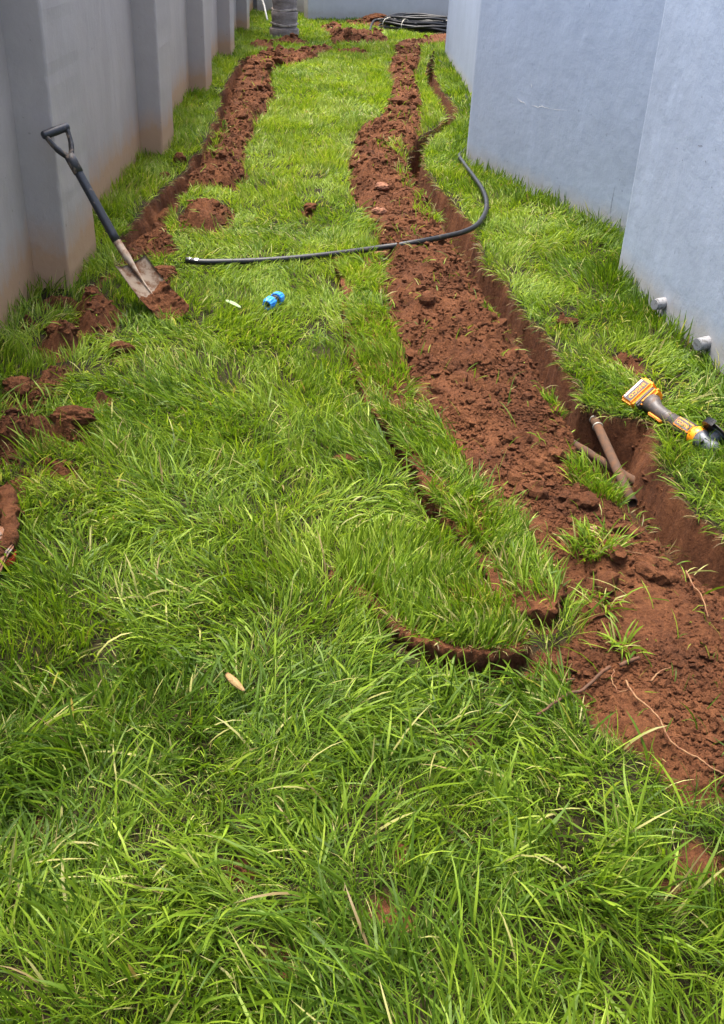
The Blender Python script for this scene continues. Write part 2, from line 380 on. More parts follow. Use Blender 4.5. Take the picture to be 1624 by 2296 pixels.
t = sstep(-.006, .055, -s_lt) * (.75 + .35 * vn(gx, gy, .22, 85))
Z = Z * (1 - t) + t * (-.24 + .05 * fbm(gx, gy, .25, 2, 71)) + rough * sstep(0, -.02, s_lt) * 2.6
Z -= .035 * sstep(.0, -.02, s_sl) + .0 * s_st
sl_d = np.full(gx.shape, 9.)
SP = poly(SLIT)
for a, b in zip(SP[:-1], SP[1:]):
    e = b - a; t = np.clip(((wx2 - a[0]) * e[0] + (wy2 - a[1]) * e[1]) / (e @ e), 0, 1)
    sl_d = np.minimum(sl_d, np.hypot(wx2 - a[0] - t * e[0], wy2 - a[1] - t * e[1]))
slw = .009 + .014 * sstep(2.9, 1.95, gy); Z -= .05 * sstep(slw + .012, slw * .5, sl_d)
dirt = np.maximum(dirt, sstep(slw + .016, slw, sl_d)); dirt = np.maximum(dirt, sstep(.01, -.01, s_sl))
def samp(A, x, y):
    fx = np.clip((x - xs[0]) / (xs[1] - xs[0]), 0, NX - 1.001); j = fx.astype(int); fx = fx - j
    i = np.clip(np.searchsorted(ys, y) - 1, 0, NY - 2); fy = np.clip((y - ys[i]) / (ys[i + 1] - ys[i]), 0, 1)
    return (A[i, j] * (1 - fx) + A[i, j + 1] * fx) * (1 - fy) + (A[i + 1, j] * (1 - fx) + A[i + 1, j + 1] * fx) * fy
def hz(x, y): return float(samp(Z, np.array([x]), np.array([y]))[0])
idx = np.arange(NX * NY).reshape(NY, NX)
Q = np.stack([idx[:-1, :-1], idx[:-1, 1:], idx[1:, 1:], idx[1:, :-1]], -1).reshape(-1, 4)
me = npmesh('lawn_ground', np.stack([gx, gy, Z], -1).reshape(-1, 3), [(4, Q)])
a = me.attributes.new('dirt', 'FLOAT', 'POINT'); a.data.foreach_set('value', dirt.ravel().astype(np.float32))
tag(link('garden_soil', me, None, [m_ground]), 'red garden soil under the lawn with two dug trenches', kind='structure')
bm = bmesh.new(); R = 300
bmesh.ops.create_grid(bm, x_segments=1, y_segments=1, size=R, matrix=Matrix.Translation((0, 0, -.55)))
tag(link('ground', bm_mesh('ground', bm), None, [m_ground]), 'wide flat ground around the garden', kind='structure')
bm = bmesh.new()
box_bm(bm, (-1.5, -3.0, -.5), (2.2, .352, -.012))
tag(link('near_ground', bm_mesh('near_ground', bm), None, [m_ground]), 'lawn ground behind the viewer', kind='structure')

# ---------------------------------------------------------------- left boundary wall
WX, PX = -1.20, -1.05
bw = empty('boundary_wall', (WX, 0, 0)); tag(bw, 'long grey plastered boundary wall with square piers on the left', 'wall')
PIERS = [-1.7, 1.25, 4.2, 7.08, 9.98, 12.95, 15.9]
PW = .58
def wob(bm, a, s, seed):
    for v in bm.verts:
        v.co.x += a * math.sin(v.co.y * 3.1 + seed) * math.cos(v.co.z * 2.3 + seed * 2)
for i, y0 in enumerate(PIERS):
    bm = bmesh.new(); rings = []
    for k in range(54):
        z_ = -.4 + 2.45 * k / 53; j_ = [.008 + .007 * rnd.random() * (rnd.random() < .6) for _ in range(2)]; dx_ = .003 * math.sin(z_ * 2.1 + i * 2) + rnd.uniform(-.001, .001); rg = [(WX - .2, y0)]
        for q_, (cx_, cy_, a0) in enumerate(((PX, y0, -90), (PX, y0 + PW, 0))):
            c_ = j_[q_]; ox, oy = cx_ - c_ + dx_, cy_ + (c_ if q_ == 0 else -c_)
            rg += [(ox + c_ * math.cos(math.radians(a0 + 30 * m_)), oy + c_ * math.sin(math.radians(a0 + 30 * m_))) for m_ in range(4)]
        rg.append((WX - .2, y0 + PW)); rings.append([bm.verts.new((a_, b_, z_)) for a_, b_ in rg])
    for r0_, r1_ in zip(rings[:-1], rings[1:]):
        for q_ in range(len(r0_)): bm.faces.new((r0_[q_], r0_[(q_ + 1) % len(r0_)], r1_[(q_ + 1) % len(r0_)], r1_[q_]))
    bm.faces.new(rings[0]); bm.faces.new(rings[-1])
    child(link('pier', bm_mesh('pier', bm), None, [m_wall_left]), bw)
    y1 = PIERS[i + 1] if i + 1 < len(PIERS) else 20.6
    bm = bmesh.new(); box_bm(bm, (WX - .15, y0 + PW + .001, -.4), (WX, y1 - .001, 1.97))
    child(link('wall_panel', bm_mesh('wall_panel', bm), None, [m_wall_left]), bw)

# far walls
p0 = at(690, 47); p1 = at(1012, 50)
fw = empty('far_wall', (p0.x, p0.y, 0)); tag(fw, 'plain grey wall closing the far end of the lawn', 'wall')
d = (p1 - p0).normalized(); n_ = Vector((-d.y, d.x, 0))
bm = bmesh.new(); box_bm(bm, (0, 0, -.4), (4.6, .18, 2.3), .012, 2)
o = link('wall_panel', bm_mesh('wall_panel', bm), fw, [m_wall_back]); o.rotation_euler.z = math.atan2(d.y, d.x)
cw = empty('corner_wall', (-.8, 19.9, 0)); tag(cw, 'dark grey wall piece behind the palm trunk in the far left corner', 'wall')
bm = bmesh.new(); box_bm(bm, (-1.1, 0, -.4), (1.1, .18, 2.3))
link('wall_panel', bm_mesh('wall_panel', bm), cw, [m_wall_back])
bm = bmesh.new(); box_bm(bm, (-.33, -.14, -.4), (-.05, -.002, 2.3), .01, 2)
link('pier', bm_mesh('pier', bm), cw, [m_wall_back])

# ---------------------------------------------------------------- house on the right
foot = [(1.80, -3), (1.58, 3.2), (1.445, 4.64), (1.80, 4.95), (1.665, 5.32), (1.03, 7.16), (1.42, 8.6), (1.50, 10.8), (1.60, 13.85), (5.5, 14.4), (5.5, -3)]
HH = 2.75
hs = empty('house', (1.445, 4.64, 0)); tag(hs, 'blue grey plastered house with stepped walls along the right side', 'house')
bm = bmesh.new()
vs = [bm.verts.new((x, y, -.45)) for x, y in foot]; f = bm.faces.new(vs)
ex = bmesh.ops.extrude_face_region(bm, geom=[f]); bmesh.ops.translate(bm, verts=[g for g in ex['geom'] if isinstance(g, bmesh.types.BMVert)], vec=(0, 0, HH + .45))
bm.edges.ensure_lookup_table()
ve = [e for e in bm.edges if abs(e.verts[0].co.z - e.verts[1].co.z) > 1 and (e.verts[0].co.x, e.verts[0].co.y) != foot[3]]
bmesh.ops.bevel(bm, geom=ve, offset=.03, segments=4, affect='EDGES', profile=.5)
child(link('wall', bm_mesh('wall', bm), None, [m_house]), hs)
bm = bmesh.new(); vs = [bm.verts.new((x - .02 if x < 3 else x, y, HH + .002)) for x, y in foot]; f = bm.faces.new(vs)
ex = bmesh.ops.extrude_face_region(bm, geom=[f]); bmesh.ops.translate(bm, verts=[g for g in ex['geom'] if isinstance(g, bmesh.types.BMVert)], vec=(0, 0, .06))
child(link('coping', bm_mesh('coping', bm), None, [m_roof]), hs)
def face_frame(a, b):
    a = Vector((*a, 0)); b = Vector((*b, 0)); d = (b - a).normalized(); n = Vector((d.y, -d.x, 0))
    if n.x > 0: n = -n
    return a, d, n
fA = face_frame(foot[2], foot[1]); fB = face_frame(foot[4], foot[5])
def stub(px, py, r, L, tilt):
    c = on_plane(px, py, fA[0], fA[2]); n = (fA[2] + Vector((0, -.40, tilt))).normalized()
    t = tube('pipe_stub', [c - n * .02, c + n * L * .5, c + n * L], [r * 1.05, r * 1.0, r * .98], m_pipe_w, None, sides=18, hollow=.84); child(t, hs)
    bm = bmesh.new(); bmesh.ops.create_circle(bm, cap_ends=True, segments=16, radius=r * .8, matrix=Matrix.Translation(c + n * L * .2) @ n.to_track_quat('Z', 'Y').to_matrix().to_4x4())
    o = link('dusty_inside', bm_mesh('dusty_inside', bm), None, [m_pipe_in]); o.parent = t; o.matrix_parent_inverse = t.matrix_parent_inverse.copy(); o.matrix_parent_inverse = Matrix.Translation(hs.location).inverted() @ Matrix.Identity(4); o.matrix_parent_inverse = Matrix.Identity(4)
    return t, c
print('STUB', stub(1490, 680, .0250, .052, .03)[1], stub(1588, 768, .0250, .057, -.01)[1])
def wall_mark(name, pts, fr, w, mt):
    P = [on_plane(x, y, fr[0], fr[2]) + fr[2] * .0012 for x, y in pts]
    P = catmull(P, 4); bm = bmesh.new(); L = []
    for i, q in enumerate(P):
        t = (P[min(i + 1, len(P) - 1)] - P[max(i - 1, 0)]).normalized(); s = t.cross(fr[2]).normalized()
        ww = w * (.35 + .9 * rnd.random()) * min(1, .25 + 2 * min(i, len(P) - 1 - i) / len(P))
        j = s * rnd.uniform(-.6, .6) * w
        L.append((bm.verts.new(q + j + s * ww), bm.verts.new(q + j - s * ww)))
    for a_, b_ in zip(L[:-1], L[1:]): bm.faces.new((a_[0], a_[1], b_[1], b_[0]))
    child(link(name, bm_mesh(name, bm), None, [mt]), hs)
wall_mark('plaster_crack', [(1161, 220), (1168, 227), (1176, 230), (1181, 237)], fB, 0.0035, m_crack_l)
wall_mark('plaster_crack', [(1192, 235), (1200, 238), (1207, 241), (1215, 238), (1222, 241), (1234, 243)], fB, 0.0035, m_crack_l)
wall_mark('plaster_crack', [(1234, 243), (1250, 246), (1272, 247)], fB, 0.0013, m_crack_l)
wall_mark('plaster_crack', [(1258, 410), (1253, 425), (1250, 435), (1245, 450)], fB, 0.0019, m_crack_d)
wall_mark('plaster_crack', [(1380, 415), (1374, 445), (1370, 470), (1368, 490)], fB, 0.0019, m_crack_d)
wall_mark('plaster_crack', [(1115, 370), (1111, 382), (1108, 395)], fB, 0.0018, m_crack_d)
wall_mark('wall_nick', [(1566, 327), (1571, 327), (1577, 328)], fA, .0022, m_crack_d)
wall_mark('wall_nick', [(1582, 360), (1584, 365)], fA, .002, m_crack_d)
wall_mark('wall_nick', [(1530, 360), (1532, 358)], fA, .002, m_crack_d)
wall_mark('wall_nick', [(1518, 332), (1520, 332)], fA, .0018, m_crack_d)
wall_mark('wall_nick', [(1429, 275), (1428, 283), (1427, 289)], fA, .0015, m_crack_d)
wall_mark('wall_nick', [(1596, 419), (1598, 421)], fA, .0018, m_crack_d)
wall_mark('wall_nick', [(1573, 218), (1576, 217)], fA, .0015, m_crack_d)
wall_mark('nail_hole', [(1191, 188), (1193, 192), (1193, 196)], fB, .0045, m_crack_l)
wall_mark('nail_hole', [(1193, 190), (1194, 194)], fB, .0022, m_crack_d)

# ---------------------------------------------------------------- sod slabs
def sod(name, P, topf, zb, label, step=.006, jag=.007):
    per = []                                            # densify outline with ragged edge
    for i in range(len(P)):
        a_, b_ = P[i], P[(i + 1) % len(P)]; L = np.linalg.norm(b_ - a_); k = max(1, int(L / step))
        for q in range(k): per.append(a_ + (b_ - a_) * q / k)
    per = np.array(per); nP = len(per)
    tan = np.roll(per, -1, 0) - np.roll(per, 1, 0); nrm = np.stack([tan[:, 1], -tan[:, 0]], -1); nrm /= np.linalg.norm(nrm, axis=1)[:, None] + 1e-9
    ar = .5 * np.sum(per[:, 0] * np.roll(per[:, 1], -1) - np.roll(per[:, 0], -1) * per[:, 1])
    if ar < 0: nrm = -nrm
    V = []; rows = 9; F_ = []
    for k in range(rows):
        f = k / (rows - 1); q = per + nrm * (jag * 1.3 * fbm(per[:, 0] + k * .013, per[:, 1] - k * .017, .022, 3, 31 + k)[:, None] + jag * 1.0 * vn(per[:, 0] + k * .3, per[:, 1] - k * .2, .008, 47)[:, None] + jag * fbm(per[:, 0], per[:, 1], .08, 2, 29)[:, None] - .004 * (k == 0) - .010 * f)
        z = topf(q[:, 0], q[:, 1]) * (1 - f) + zb * f + .005 * vn(q[:, 0], q[:, 1], .014, 61)
        V.append(np.column_stack([q, z]))
    for k in range(rows - 1):
        i = np.arange(nP); F_.append(np.column_stack([k * nP + i, k * nP + (i + 1) % nP, (k + 1) * nP + (i + 1) % nP, (k + 1) * nP + i]))
    # top: inner grid by bmesh triangulation of the rim
    V = np.concatenate(V); F_ = np.concatenate(F_)
    bm = bmesh.new(); vv = [bm.verts.new(v) for v in V]
    for f in F_:
        fc = bm.faces.new([vv[i] for i in (f if ar > 0 else f[::-1])]); fc.smooth = True
    top = bm.faces.new(vv[:nP] if ar > 0 else vv[:nP][::-1])
    bmesh.ops.triangulate(bm, faces=[top])
    return link(name, bm_mesh(name, bm), None, [m_soil])
slab = empty('sod_slab', (.35, 1.75, 0)); tag(slab, 'thick cut sod slab with a bare brown front edge at the strip end', 'sod')
child(sod('soil_edge', SLAB, slab_top, -.045, ''), slab)
strip = empty('sod_strip', (.5, 2.4, 0)); tag(strip, 'long strip of lifted turf between the slit and the bare soil band', 'sod')
child(sod('soil_edge', STRIP, strip_top, -.05, '', .010, .008), strip)

# ---------------------------------------------------------------- grass
def blades(x, y, z, az, L, w, ph0, ph1, seg, tw, zf):
    n = len(x); V = np.zeros((n, 2 * seg + 1, 3), np.float32)
    px, py, pz = x.copy(), y.copy(), z.copy()
    ca, sa = np.cos(az), np.sin(az); s = L / seg
    bend = rng.normal(0, .25, n)
    for k in range(seg + 1):
        t = k / seg
        ph = ph0 + (ph1 - ph0) * t
        a2 = az + bend * t; ca, sa = np.cos(a2), np.sin(a2)
        wk = w * (np.array([.75, 1, 1, .8, .5])[min(4, int(round(t * 4)))] if k < seg else 0) * .5
        ct, st_ = np.cos(tw), np.sin(tw)
        nx_, ny_, nz_ = -np.cos(ph) * ca, -np.cos(ph) * sa, np.sin(ph)
        sx, sy, sz = -sa * ct + nx_ * st_, ca * ct + ny_ * st_, nz_ * st_
        if k < seg:
            V[:, 2 * k] = np.stack([px - sx * wk, py - sy * wk, pz - sz * wk], -1)
            V[:, 2 * k + 1] = np.stack([px + sx * wk, py + sy * wk, pz + sz * wk], -1)
        else: V[:, 2 * k] = np.stack([px, py, pz], -1)
        px = px + np.sin(ph) * ca * s; py = py + np.sin(ph) * sa * s; pz = pz + np.cos(ph) * s
        if zf is not None: pz = np.maximum(pz, zf(px, py) + .004 + .014 * rr_(n))
    b = np.arange(n)[:, None] * (2 * seg + 1)
    q = np.concatenate([b + np.array([2 * k, 2 * k + 1, 2 * k + 3, 2 * k + 2]) for k in range(seg - 1)], 0) if seg > 1 else np.zeros((0, 4), int)
    t = b + np.array([2 * seg - 2, 2 * seg - 1, 2 * seg])
    return V.reshape(-1, 3), q, t, 2 * seg + 1
def rr_(n): return rng.random(n)
PAL = np.array([(.049, .098, .007), (.090, .160, .010), (.145, .227, .014), (.212, .295, .026), (.28, .345, .058), (.33, .32, .11), (.25, .19, .085)])
def lush_shade(x, y): return np.clip(1 - sdf(x, y, HOUSE_L) / .34, 0, 1) * (x > .3)
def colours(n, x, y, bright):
    bright = bright - 1.5 * lush_shade(x, y)  # lusher grass by the house, with shading put into its darker green
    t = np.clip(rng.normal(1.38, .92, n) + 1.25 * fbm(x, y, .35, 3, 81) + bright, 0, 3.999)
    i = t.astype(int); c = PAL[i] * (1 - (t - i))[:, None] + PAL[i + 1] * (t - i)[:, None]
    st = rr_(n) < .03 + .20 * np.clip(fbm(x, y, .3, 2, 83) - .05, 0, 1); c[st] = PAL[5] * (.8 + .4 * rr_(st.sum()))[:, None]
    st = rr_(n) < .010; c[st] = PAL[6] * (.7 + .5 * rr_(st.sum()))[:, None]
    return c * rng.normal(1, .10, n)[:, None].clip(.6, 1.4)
def grass_mesh(name, chunks, parent=None):
    Vs, qs, ts, cs = [], [], [], []; off = 0
    for V, q, t, k, c in chunks:
        Vs.append(V); qs.append(q + off); ts.append(t + off); cs.append(np.repeat(c, k, 0)); off += len(V)
    V = np.concatenate(Vs); c = np.concatenate(cs)
    me = npmesh(name, V, [(4, np.concatenate(qs)), (3, np.concatenate(ts))])
    a = me.color_attributes.new('Col', 'FLOAT_COLOR', 'POINT')
    a.data.foreach_set('color', np.column_stack([c, np.ones(len(c))]).astype(np.float32).ravel())
    return link(name, me, parent, [m_grass])
def ztop(x, y):
    z = samp(Z, x, y); return z
HOUSE_L = np.array(foot[:9] + [(3, 13.9), (3, -3)])
def grow(n_per, y0, y1, Lr, wr, seg, flat, seedx, bright=0., zone='lawn', xr=(-1.19, 1.75)):
    """scatter roots over a band of the lawn, leave bare soil bare"""
    ymid = (y0 + y1) / 2
    n = int(n_per * (y1 - y0) * (xr[1] - xr[0]))
    x = rng.uniform(*xr, n); y = rng.uniform(y0, y1, n)
    # near the viewer only the ground around the view
    lim = .62 * y + .55; keep = (x > -lim - .1) & (x < lim + .25)
    sd_ = samp(s_any, x, y); keep &= (np.minimum(samp(s_tr, x, y), samp(s_lt, x, y)) > .008) & (sd_ > rng.normal(.006, .012, n)) | ((rr_(n) < .012) & (samp(s_tr, x, y) > .0) & (samp(s_lt, x, y) > 0))
    hs_ = sdf(x, y, HOUSE_L); keep &= hs_ > .005
    pier = np.zeros(n, bool)
    for py in PIERS: pier |= (y > py) & (y < py + PW) & (x < PX + .004)
    keep &= ~pier
    st = samp(s_st, x, y); sl = samp(s_sl, x, y)
    if zone == 'lawn': keep &= (st > .004) & (sl > .010 + .022 * (y < 1.85)) & (samp(sl_d, x, y) > samp(slw, x, y))
    elif zone == 'strip': keep &= (st < -.006) & (sl > 0) & (samp(sl_d, x, y) > .004 + samp(slw, x, y) * .8)
    elif zone == 'slab': keep &= (sl < -.014)
    # tufts: thin out between clumps
    dens = .5 + .5 * vn(x, y, .045, 101) + .45 * vn(x, y, .16, 103)
    keep &= rr_(n) < np.clip(dens + (.25 if Lr[1] > .05 else .7), .12, 1)
    x, y = x[keep], y[keep]; n = len(x); sd_ = sd_[keep]; hs_ = hs_[keep]
    z = ztop(x, y) if zone == 'lawn' else (strip_top(x, y) if zone == 'strip' else slab_top(x, y))
    z = z - .003
    ang = 2.6 * fbm(x, y, .42, 2, 111 + seedx) * math.pi + 1.1 * vn(x, y, .12, 113)
    az = ang + rng.normal(0, .75, n)
    edge = np.exp(-np.clip(hs_, 0, 1) / .10) + np.exp(-np.clip(x - WX, 0, 2) / .08)
    fl = np.clip(flat + .55 * fbm(x, y, .30, 2, 121) - .5 * edge, 0, 1)
    L = rng.uniform(*Lr, n) * (.8 + .45 * (.5 + .5 * fbm(x, y, .25, 2, 123))) * (1 + .45 * edge)
    lu = lush_shade(x, y); L = L * (1 + .12 * lu) * (1 - .6 * np.exp(-((x - 1.46) ** 2 + (y - 4.03) ** 2) / .012) - .6 * np.exp(-((x - 1.50) ** 2 + (y - 3.59) ** 2) / .012)).clip(.3, 2); w = rng.uniform(*wr, n) * (1 + .35 * lu)
    ph0 = np.clip(rng.normal(.25 + .75 * fl, .28, n), 0, 1.35); ph1 = np.clip(ph0 + rng.normal(.45 + .55 * fl, .35, n), .05, 2.1)
    tw = rng.normal(0, .7, n)
    zf = ztop if zone == 'lawn' else None
    V, q, t, k = blades(x, y, z, az, L, w, ph0, ph1, seg, tw, zf)
    # keep leaves out of the walls
    V[:, 0] = np.maximum(V[:, 0], WX + .004 + .006 * rng.random(len(V)))
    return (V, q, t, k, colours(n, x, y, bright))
ch = [grow(17000, .55, 1.7, (.018, .045), (.0014, .0026), 2, .8, 3, -.65), grow(17000, .45, 1.7, (.03, .085), (.0013, .0028), 3, .62, 0, -.7), grow(4800, .36, 1.7, (.06, .15), (.0022, .0056), 4, .6, 0, -.5),  # near bands: lower bright paints foreground shade into the blade colours
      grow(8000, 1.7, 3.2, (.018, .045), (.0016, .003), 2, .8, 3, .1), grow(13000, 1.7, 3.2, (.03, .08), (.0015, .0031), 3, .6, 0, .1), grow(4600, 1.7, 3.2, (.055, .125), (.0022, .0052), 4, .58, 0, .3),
      grow(11500, 3.2, 5.5, (.035, .09), (.0024, .005), 3, .55, 0, .55),  # from here back: sun and sheen on the lawn painted as paler blades
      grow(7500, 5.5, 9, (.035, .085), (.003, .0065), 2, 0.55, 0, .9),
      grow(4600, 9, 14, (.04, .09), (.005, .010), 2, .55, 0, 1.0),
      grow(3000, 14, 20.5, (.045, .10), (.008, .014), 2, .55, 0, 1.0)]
def lip(n, y0, y1, A, L, seg=3):
    x = rng.uniform(-1.1, 1.5, n); y = rng.uniform(y0, y1, n); sv = samp(A, x, y); k = (sv > -.004) & (sv < .022) & (samp(s_dirt, x, y) > 0) & (sdf(x, y, HOUSE_L) > .01)
    x, y = x[k], y[k]; n = len(x); e = .01
    dx = samp(A, x + e, y) - samp(A, x - e, y); dy = samp(A, x, y + e) - samp(A, x, y - e)
    az = np.arctan2(-dy, -dx) + rng.normal(0, .5, n); ph0 = rng.uniform(.6, 1.5, n); ph1 = ph0 + rng.uniform(.7, 1.5, n)
    V, q, t, kk = blades(x, y, samp(Z, x, y).clip(-.02, 1), az, rng.uniform(.25 * L, L, n), rng.uniform(.0012, .003, n) * (1 + y0 / 6), ph0, ph1, seg, rng.normal(0, .6, n), None)
    c = colours(n, x, y, .2); d_ = rr_(n) < .5; c[d_] = PAL[6] * rng.uniform(.5, 1.1, d_.sum())[:, None]
    return (V, q, t, kk, c)
ch += [lip(46000, 1.8, 5, s_tr, .07), lip(30000, 5, 9, s_tr, .07, 2), lip(14000, 5, 9, s_lt, .06, 2), lip(8000, 9, 14, s_tr, .08, 2)]
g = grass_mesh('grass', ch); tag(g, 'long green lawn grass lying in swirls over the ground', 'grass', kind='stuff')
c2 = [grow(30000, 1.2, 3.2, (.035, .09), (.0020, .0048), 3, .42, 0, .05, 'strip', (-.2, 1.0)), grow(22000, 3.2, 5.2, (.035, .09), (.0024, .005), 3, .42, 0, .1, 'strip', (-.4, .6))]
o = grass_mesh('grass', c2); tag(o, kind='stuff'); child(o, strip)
c2 = [grow(32000, 1.5, 2.6, (.035, .085), (.0022, .0048), 4, .30, 0, .25, 'slab', (-.2, .8))]
n = 60000; x = rng.uniform(-.2, .85, n); y = rng.uniform(1.4, 2.6, n); sv = samp(s_sl, x, y); k = (sv < -.006) & (sv > -.026) & (rr_(n) < .22 + .2 * vn(x, y, .05, 9)); x, y = x[k], y[k]; n = len(x)
dx = samp(s_sl, x + .01, y) - samp(s_sl, x - .01, y); dy = samp(s_sl, x, y + .01) - samp(s_sl, x, y - .01)
ph0 = rng.uniform(.5, 1.4, n); V, q, t, k = blades(x, y, slab_top(x, y), np.arctan2(dy, dx) + rng.normal(0, .9, n), rng.uniform(.015, .05, n), rng.uniform(.0015, .0035, n), ph0, ph0 + rng.uniform(.5, 1.4, n), 3, rng.normal(0, .6, n), None)
c = colours(n, x, y, .3); k2 = rr_(n) < .45; c[k2] = PAL[6] * rng.uniform(.4, 1.2, k2.sum())[:, None]
c2.append((V, q, t, k, c))
o = grass_mesh('grass', c2); tag(o, kind='stuff'); child(o, slab)

# ---------------------------------------------------------------- soil crumbs
ico = bmesh.new(); bmesh.ops.create_icosphere(ico, subdivisions=1, radius=1)
IV = np.array([v.co[:] for v in ico.verts]); IF = np.array([[v.index for v in f.verts] for f in ico.faces]); ico.free()
def crumbs(n, y0, y1, s0, s1, xr=(-1.19, 1.6)):
    N4 = n * 12; x = rng.uniform(*xr, N4); y = y0 + (y1 - y0) * rng.random(N4)
    lim = .62 * y + .5; s = np.minimum(samp(s_dirt, x, y), samp(s_tr, x, y)); k = (s < -.01 + rng.normal(0, .012, N4)) & (np.abs(x) < lim + .3) & ((samp(s_tr, x, y) > -.01) | (rr_(N4) < .25)) & ((samp(s_lt, x, y) > -.02) | (rr_(N4) < .4))
    k &= rr_(N4) < np.clip(.65 + .8 * vn(x, y, .14, 131), .2, 1)
    x, y = x[k][:n], y[k][:n]; n = len(x)
    r = s0 * (s1 / s0) ** (rr_(n) ** 3.0) * (.75 + .55 * vn(x, y, .10, 133))
    A = rng.uniform(.5, 1.5, (n, 3)); A[:, 2] *= .75
    th = rng.uniform(0, 6.28, n); c, s = np.cos(th), np.sin(th)
    P = IV[None] * (1 + rng.normal(0, .26, (n, 12)).clip(-.55, .7))[:, :, None] * A[:, None] * r[:, None, None]
    X = P[:, :, 0] * c[:, None] - P[:, :, 1] * s[:, None] + x[:, None]; Y = P[:, :, 0] * s[:, None] + P[:, :, 1] * c[:, None] + y[:, None]
    Zc = P[:, :, 2] + (samp(Z, x, y) + r * .35)[:, None]
    return np.stack([X, Y, Zc], -1).reshape(-1, 3), (IF[None] + 12 * np.arange(n)[:, None, None]).reshape(-1, 3)
Vs, Fs, off = [], [], 0
for a_ in ((21000, .7, 3.0, .0020, .0105), (13000, 2.4, 5.2, .0028, .014), (7000, 4.6, 9, .0055, .024), (2500, 9, 19, .009, .045)):
    V, f = crumbs(*a_); Vs.append(V); Fs.append(f + off); off += len(V)
ico = bmesh.new(); bmesh.ops.create_icosphere(ico, subdivisions=2, radius=1)
JV = np.array([v.co[:] for v in ico.verts]); JF = np.array([[v.index for v in f.verts] for f in ico.faces]); ico.free()
n = 0
while n < 460:                                  # bigger broken lumps among the crumbs
    y = 1.3 + 12 * rng.random() ** 2.2; x = rng.uniform(-1.1, 1.3)
    sv = float(np.minimum(samp(s_sp, np.array([x]), np.array([y])), samp(s_ls, np.array([x]), np.array([y])))[0])
    if sv > -.03 or vn(np.array([x]), np.array([y]), .3, 135)[0] < -.1: continue
    n += 1; r = (.006 + .019 * rng.random() ** 3) * (1 + y / 9); k = rng.random() * 90
    d_ = 1 + .45 * fbm(JV[:, 0] + k, JV[:, 1] + JV[:, 2] * .8 + k, .9, 2, 137) + .55 * fbm(JV[:, 0] - JV[:, 2] + k, JV[:, 1] + JV[:, 2], .4, 2, 139)
    Vs.append(JV * d_[:, None] * np.array([1.15, .95, .8]) * r @ np.array(Matrix.Rotation(rng.random() * 6.28, 3, 'Z')) + np.array([x, y, hz(x, y) + r * .2])); Fs.append(JF + off); off += len(JV)
me = npmesh('soil_crumbs', np.concatenate(Vs), [(3, np.concatenate(Fs))], False)
tag(link('soil_crumbs', me, None, [m_soil]), 'loose red soil crumbs strewn over the dug spoil', 'soil', kind='stuff')

# ---------------------------------------------------------------- single clods and stones
def clod(name, px, py, sx, sy, sz, label, cat, mt=m_soil, group=None, seed=0, lift=.45, rot=0):
    c = at(px, py); z = hz(c.x, c.y); bm = bmesh.new()
    bmesh.ops.create_icosphere(bm, subdivisions=4, radius=1); rr = random.Random(seed + int(px) * 3 + int(py))
    q = np.array([v.co[:] for v in bm.verts]); k = rr.random() * 50
    d = .95 + .30 * fbm(q[:, 0] + k, q[:, 1] + .7 * q[:, 2] + k, .8, 3, seed) + .17 * fbm(q[:, 0] - q[:, 2] + k, q[:, 1] + q[:, 2] + k, .32, 3, seed + 5) + .10 * fbm(q[:, 0] + q[:, 2] * 1.3, q[:, 1] - q[:, 2] + k, .12, 2, seed + 9)
    for v, dd in zip(bm.verts, d): v.co = Vector((v.co.x * sx * dd, v.co.y * sy * dd, v.co.z * sz * dd))
    o = link(name, bm_mesh(name, bm, True), None, [mt]); o.location = (c.x, c.y, z + sz * lift); o.rotation_euler.z = rot
    return tag(o, label, cat, group)
clod('soil_clod', 368, 622, .065, .045, .025, 'flat red clod lying right behind the shovel blade', 'clod', seed=1)
clod('soil_clod', 275, 795, .045, .030, .022, 'small red clod alone in the grass below the shovel', 'clod', seed=2)
clod('soil_clod', 403, 366, .045, .04, .045, 'upright red clod beside the left trench near the second pier', 'clod', seed=3, lift=.7)
clod('soil_clod', 372, 402, .04, .04, .035, 'rounded red clod on the grass lip of the left trench', 'clod', seed=4)
clod('soil_clod', 785, 1038, .05, .022, .016, 'small reddish clod in mid lawn left of the turf strip', 'clod', seed=5)
clod('soil_clod', 1215, 1385, .028, .024, .022, 'dark clod on the grass right of the sod slab', 'clod', seed=6)
clod('soil_clod', 895, 1925, .016, .026, .012, 'small brown clod half buried in the foreground grass', 'clod', seed=7)
clod('soil_clod', 695, 480, .04, .04, .025, 'small clod in bright grass left of the spoil band', 'clod', seed=8)
clod('soil_clod', 1270, 735, .05, .03, .02, 'brown clod on the grass strip beneath the house wall', 'clod', seed=9)
clod('soil_clod', 140, 768, .06, .055, .032, 'large dark lump of soil on the lawn near the left wall', 'clod', seed=10, lift=.25)
clod('soil_clod', 42, 880, .05, .055, .032, 'big crumbly lump of soil at the left edge of the lawn', 'clod', seed=11, lift=.3)
clod('soil_clod', 170, 980, .075, .035, .03, 'elongated clod pointing right in the lower left soil patch', 'clod', seed=12, lift=.3)
clod('soil_clod', 840, 57, .22, .10, .07, 'dark heap of soil against the foot of the far wall', 'clod', seed=13, lift=.3)
clod('stone', 855, 445, .045, .035, .022, 'largest reddish stone on the spoil band in mid distance', 'stone', m_stone, seed=21)
clod('stone', 815, 385, .045, .04, .03, 'reddish stone at the left rim of the spoil band', 'stone', m_stone, seed=22)
clod('stone', 850, 487, .045, .03, .025, 'pinkish stone just behind the black hose on the spoil', 'stone', m_stone, seed=23)
clod('stone', 855, 572, .05, .02, .02, 'tan stone lying against the near side of the hose', 'stone', m_stone, seed=24)
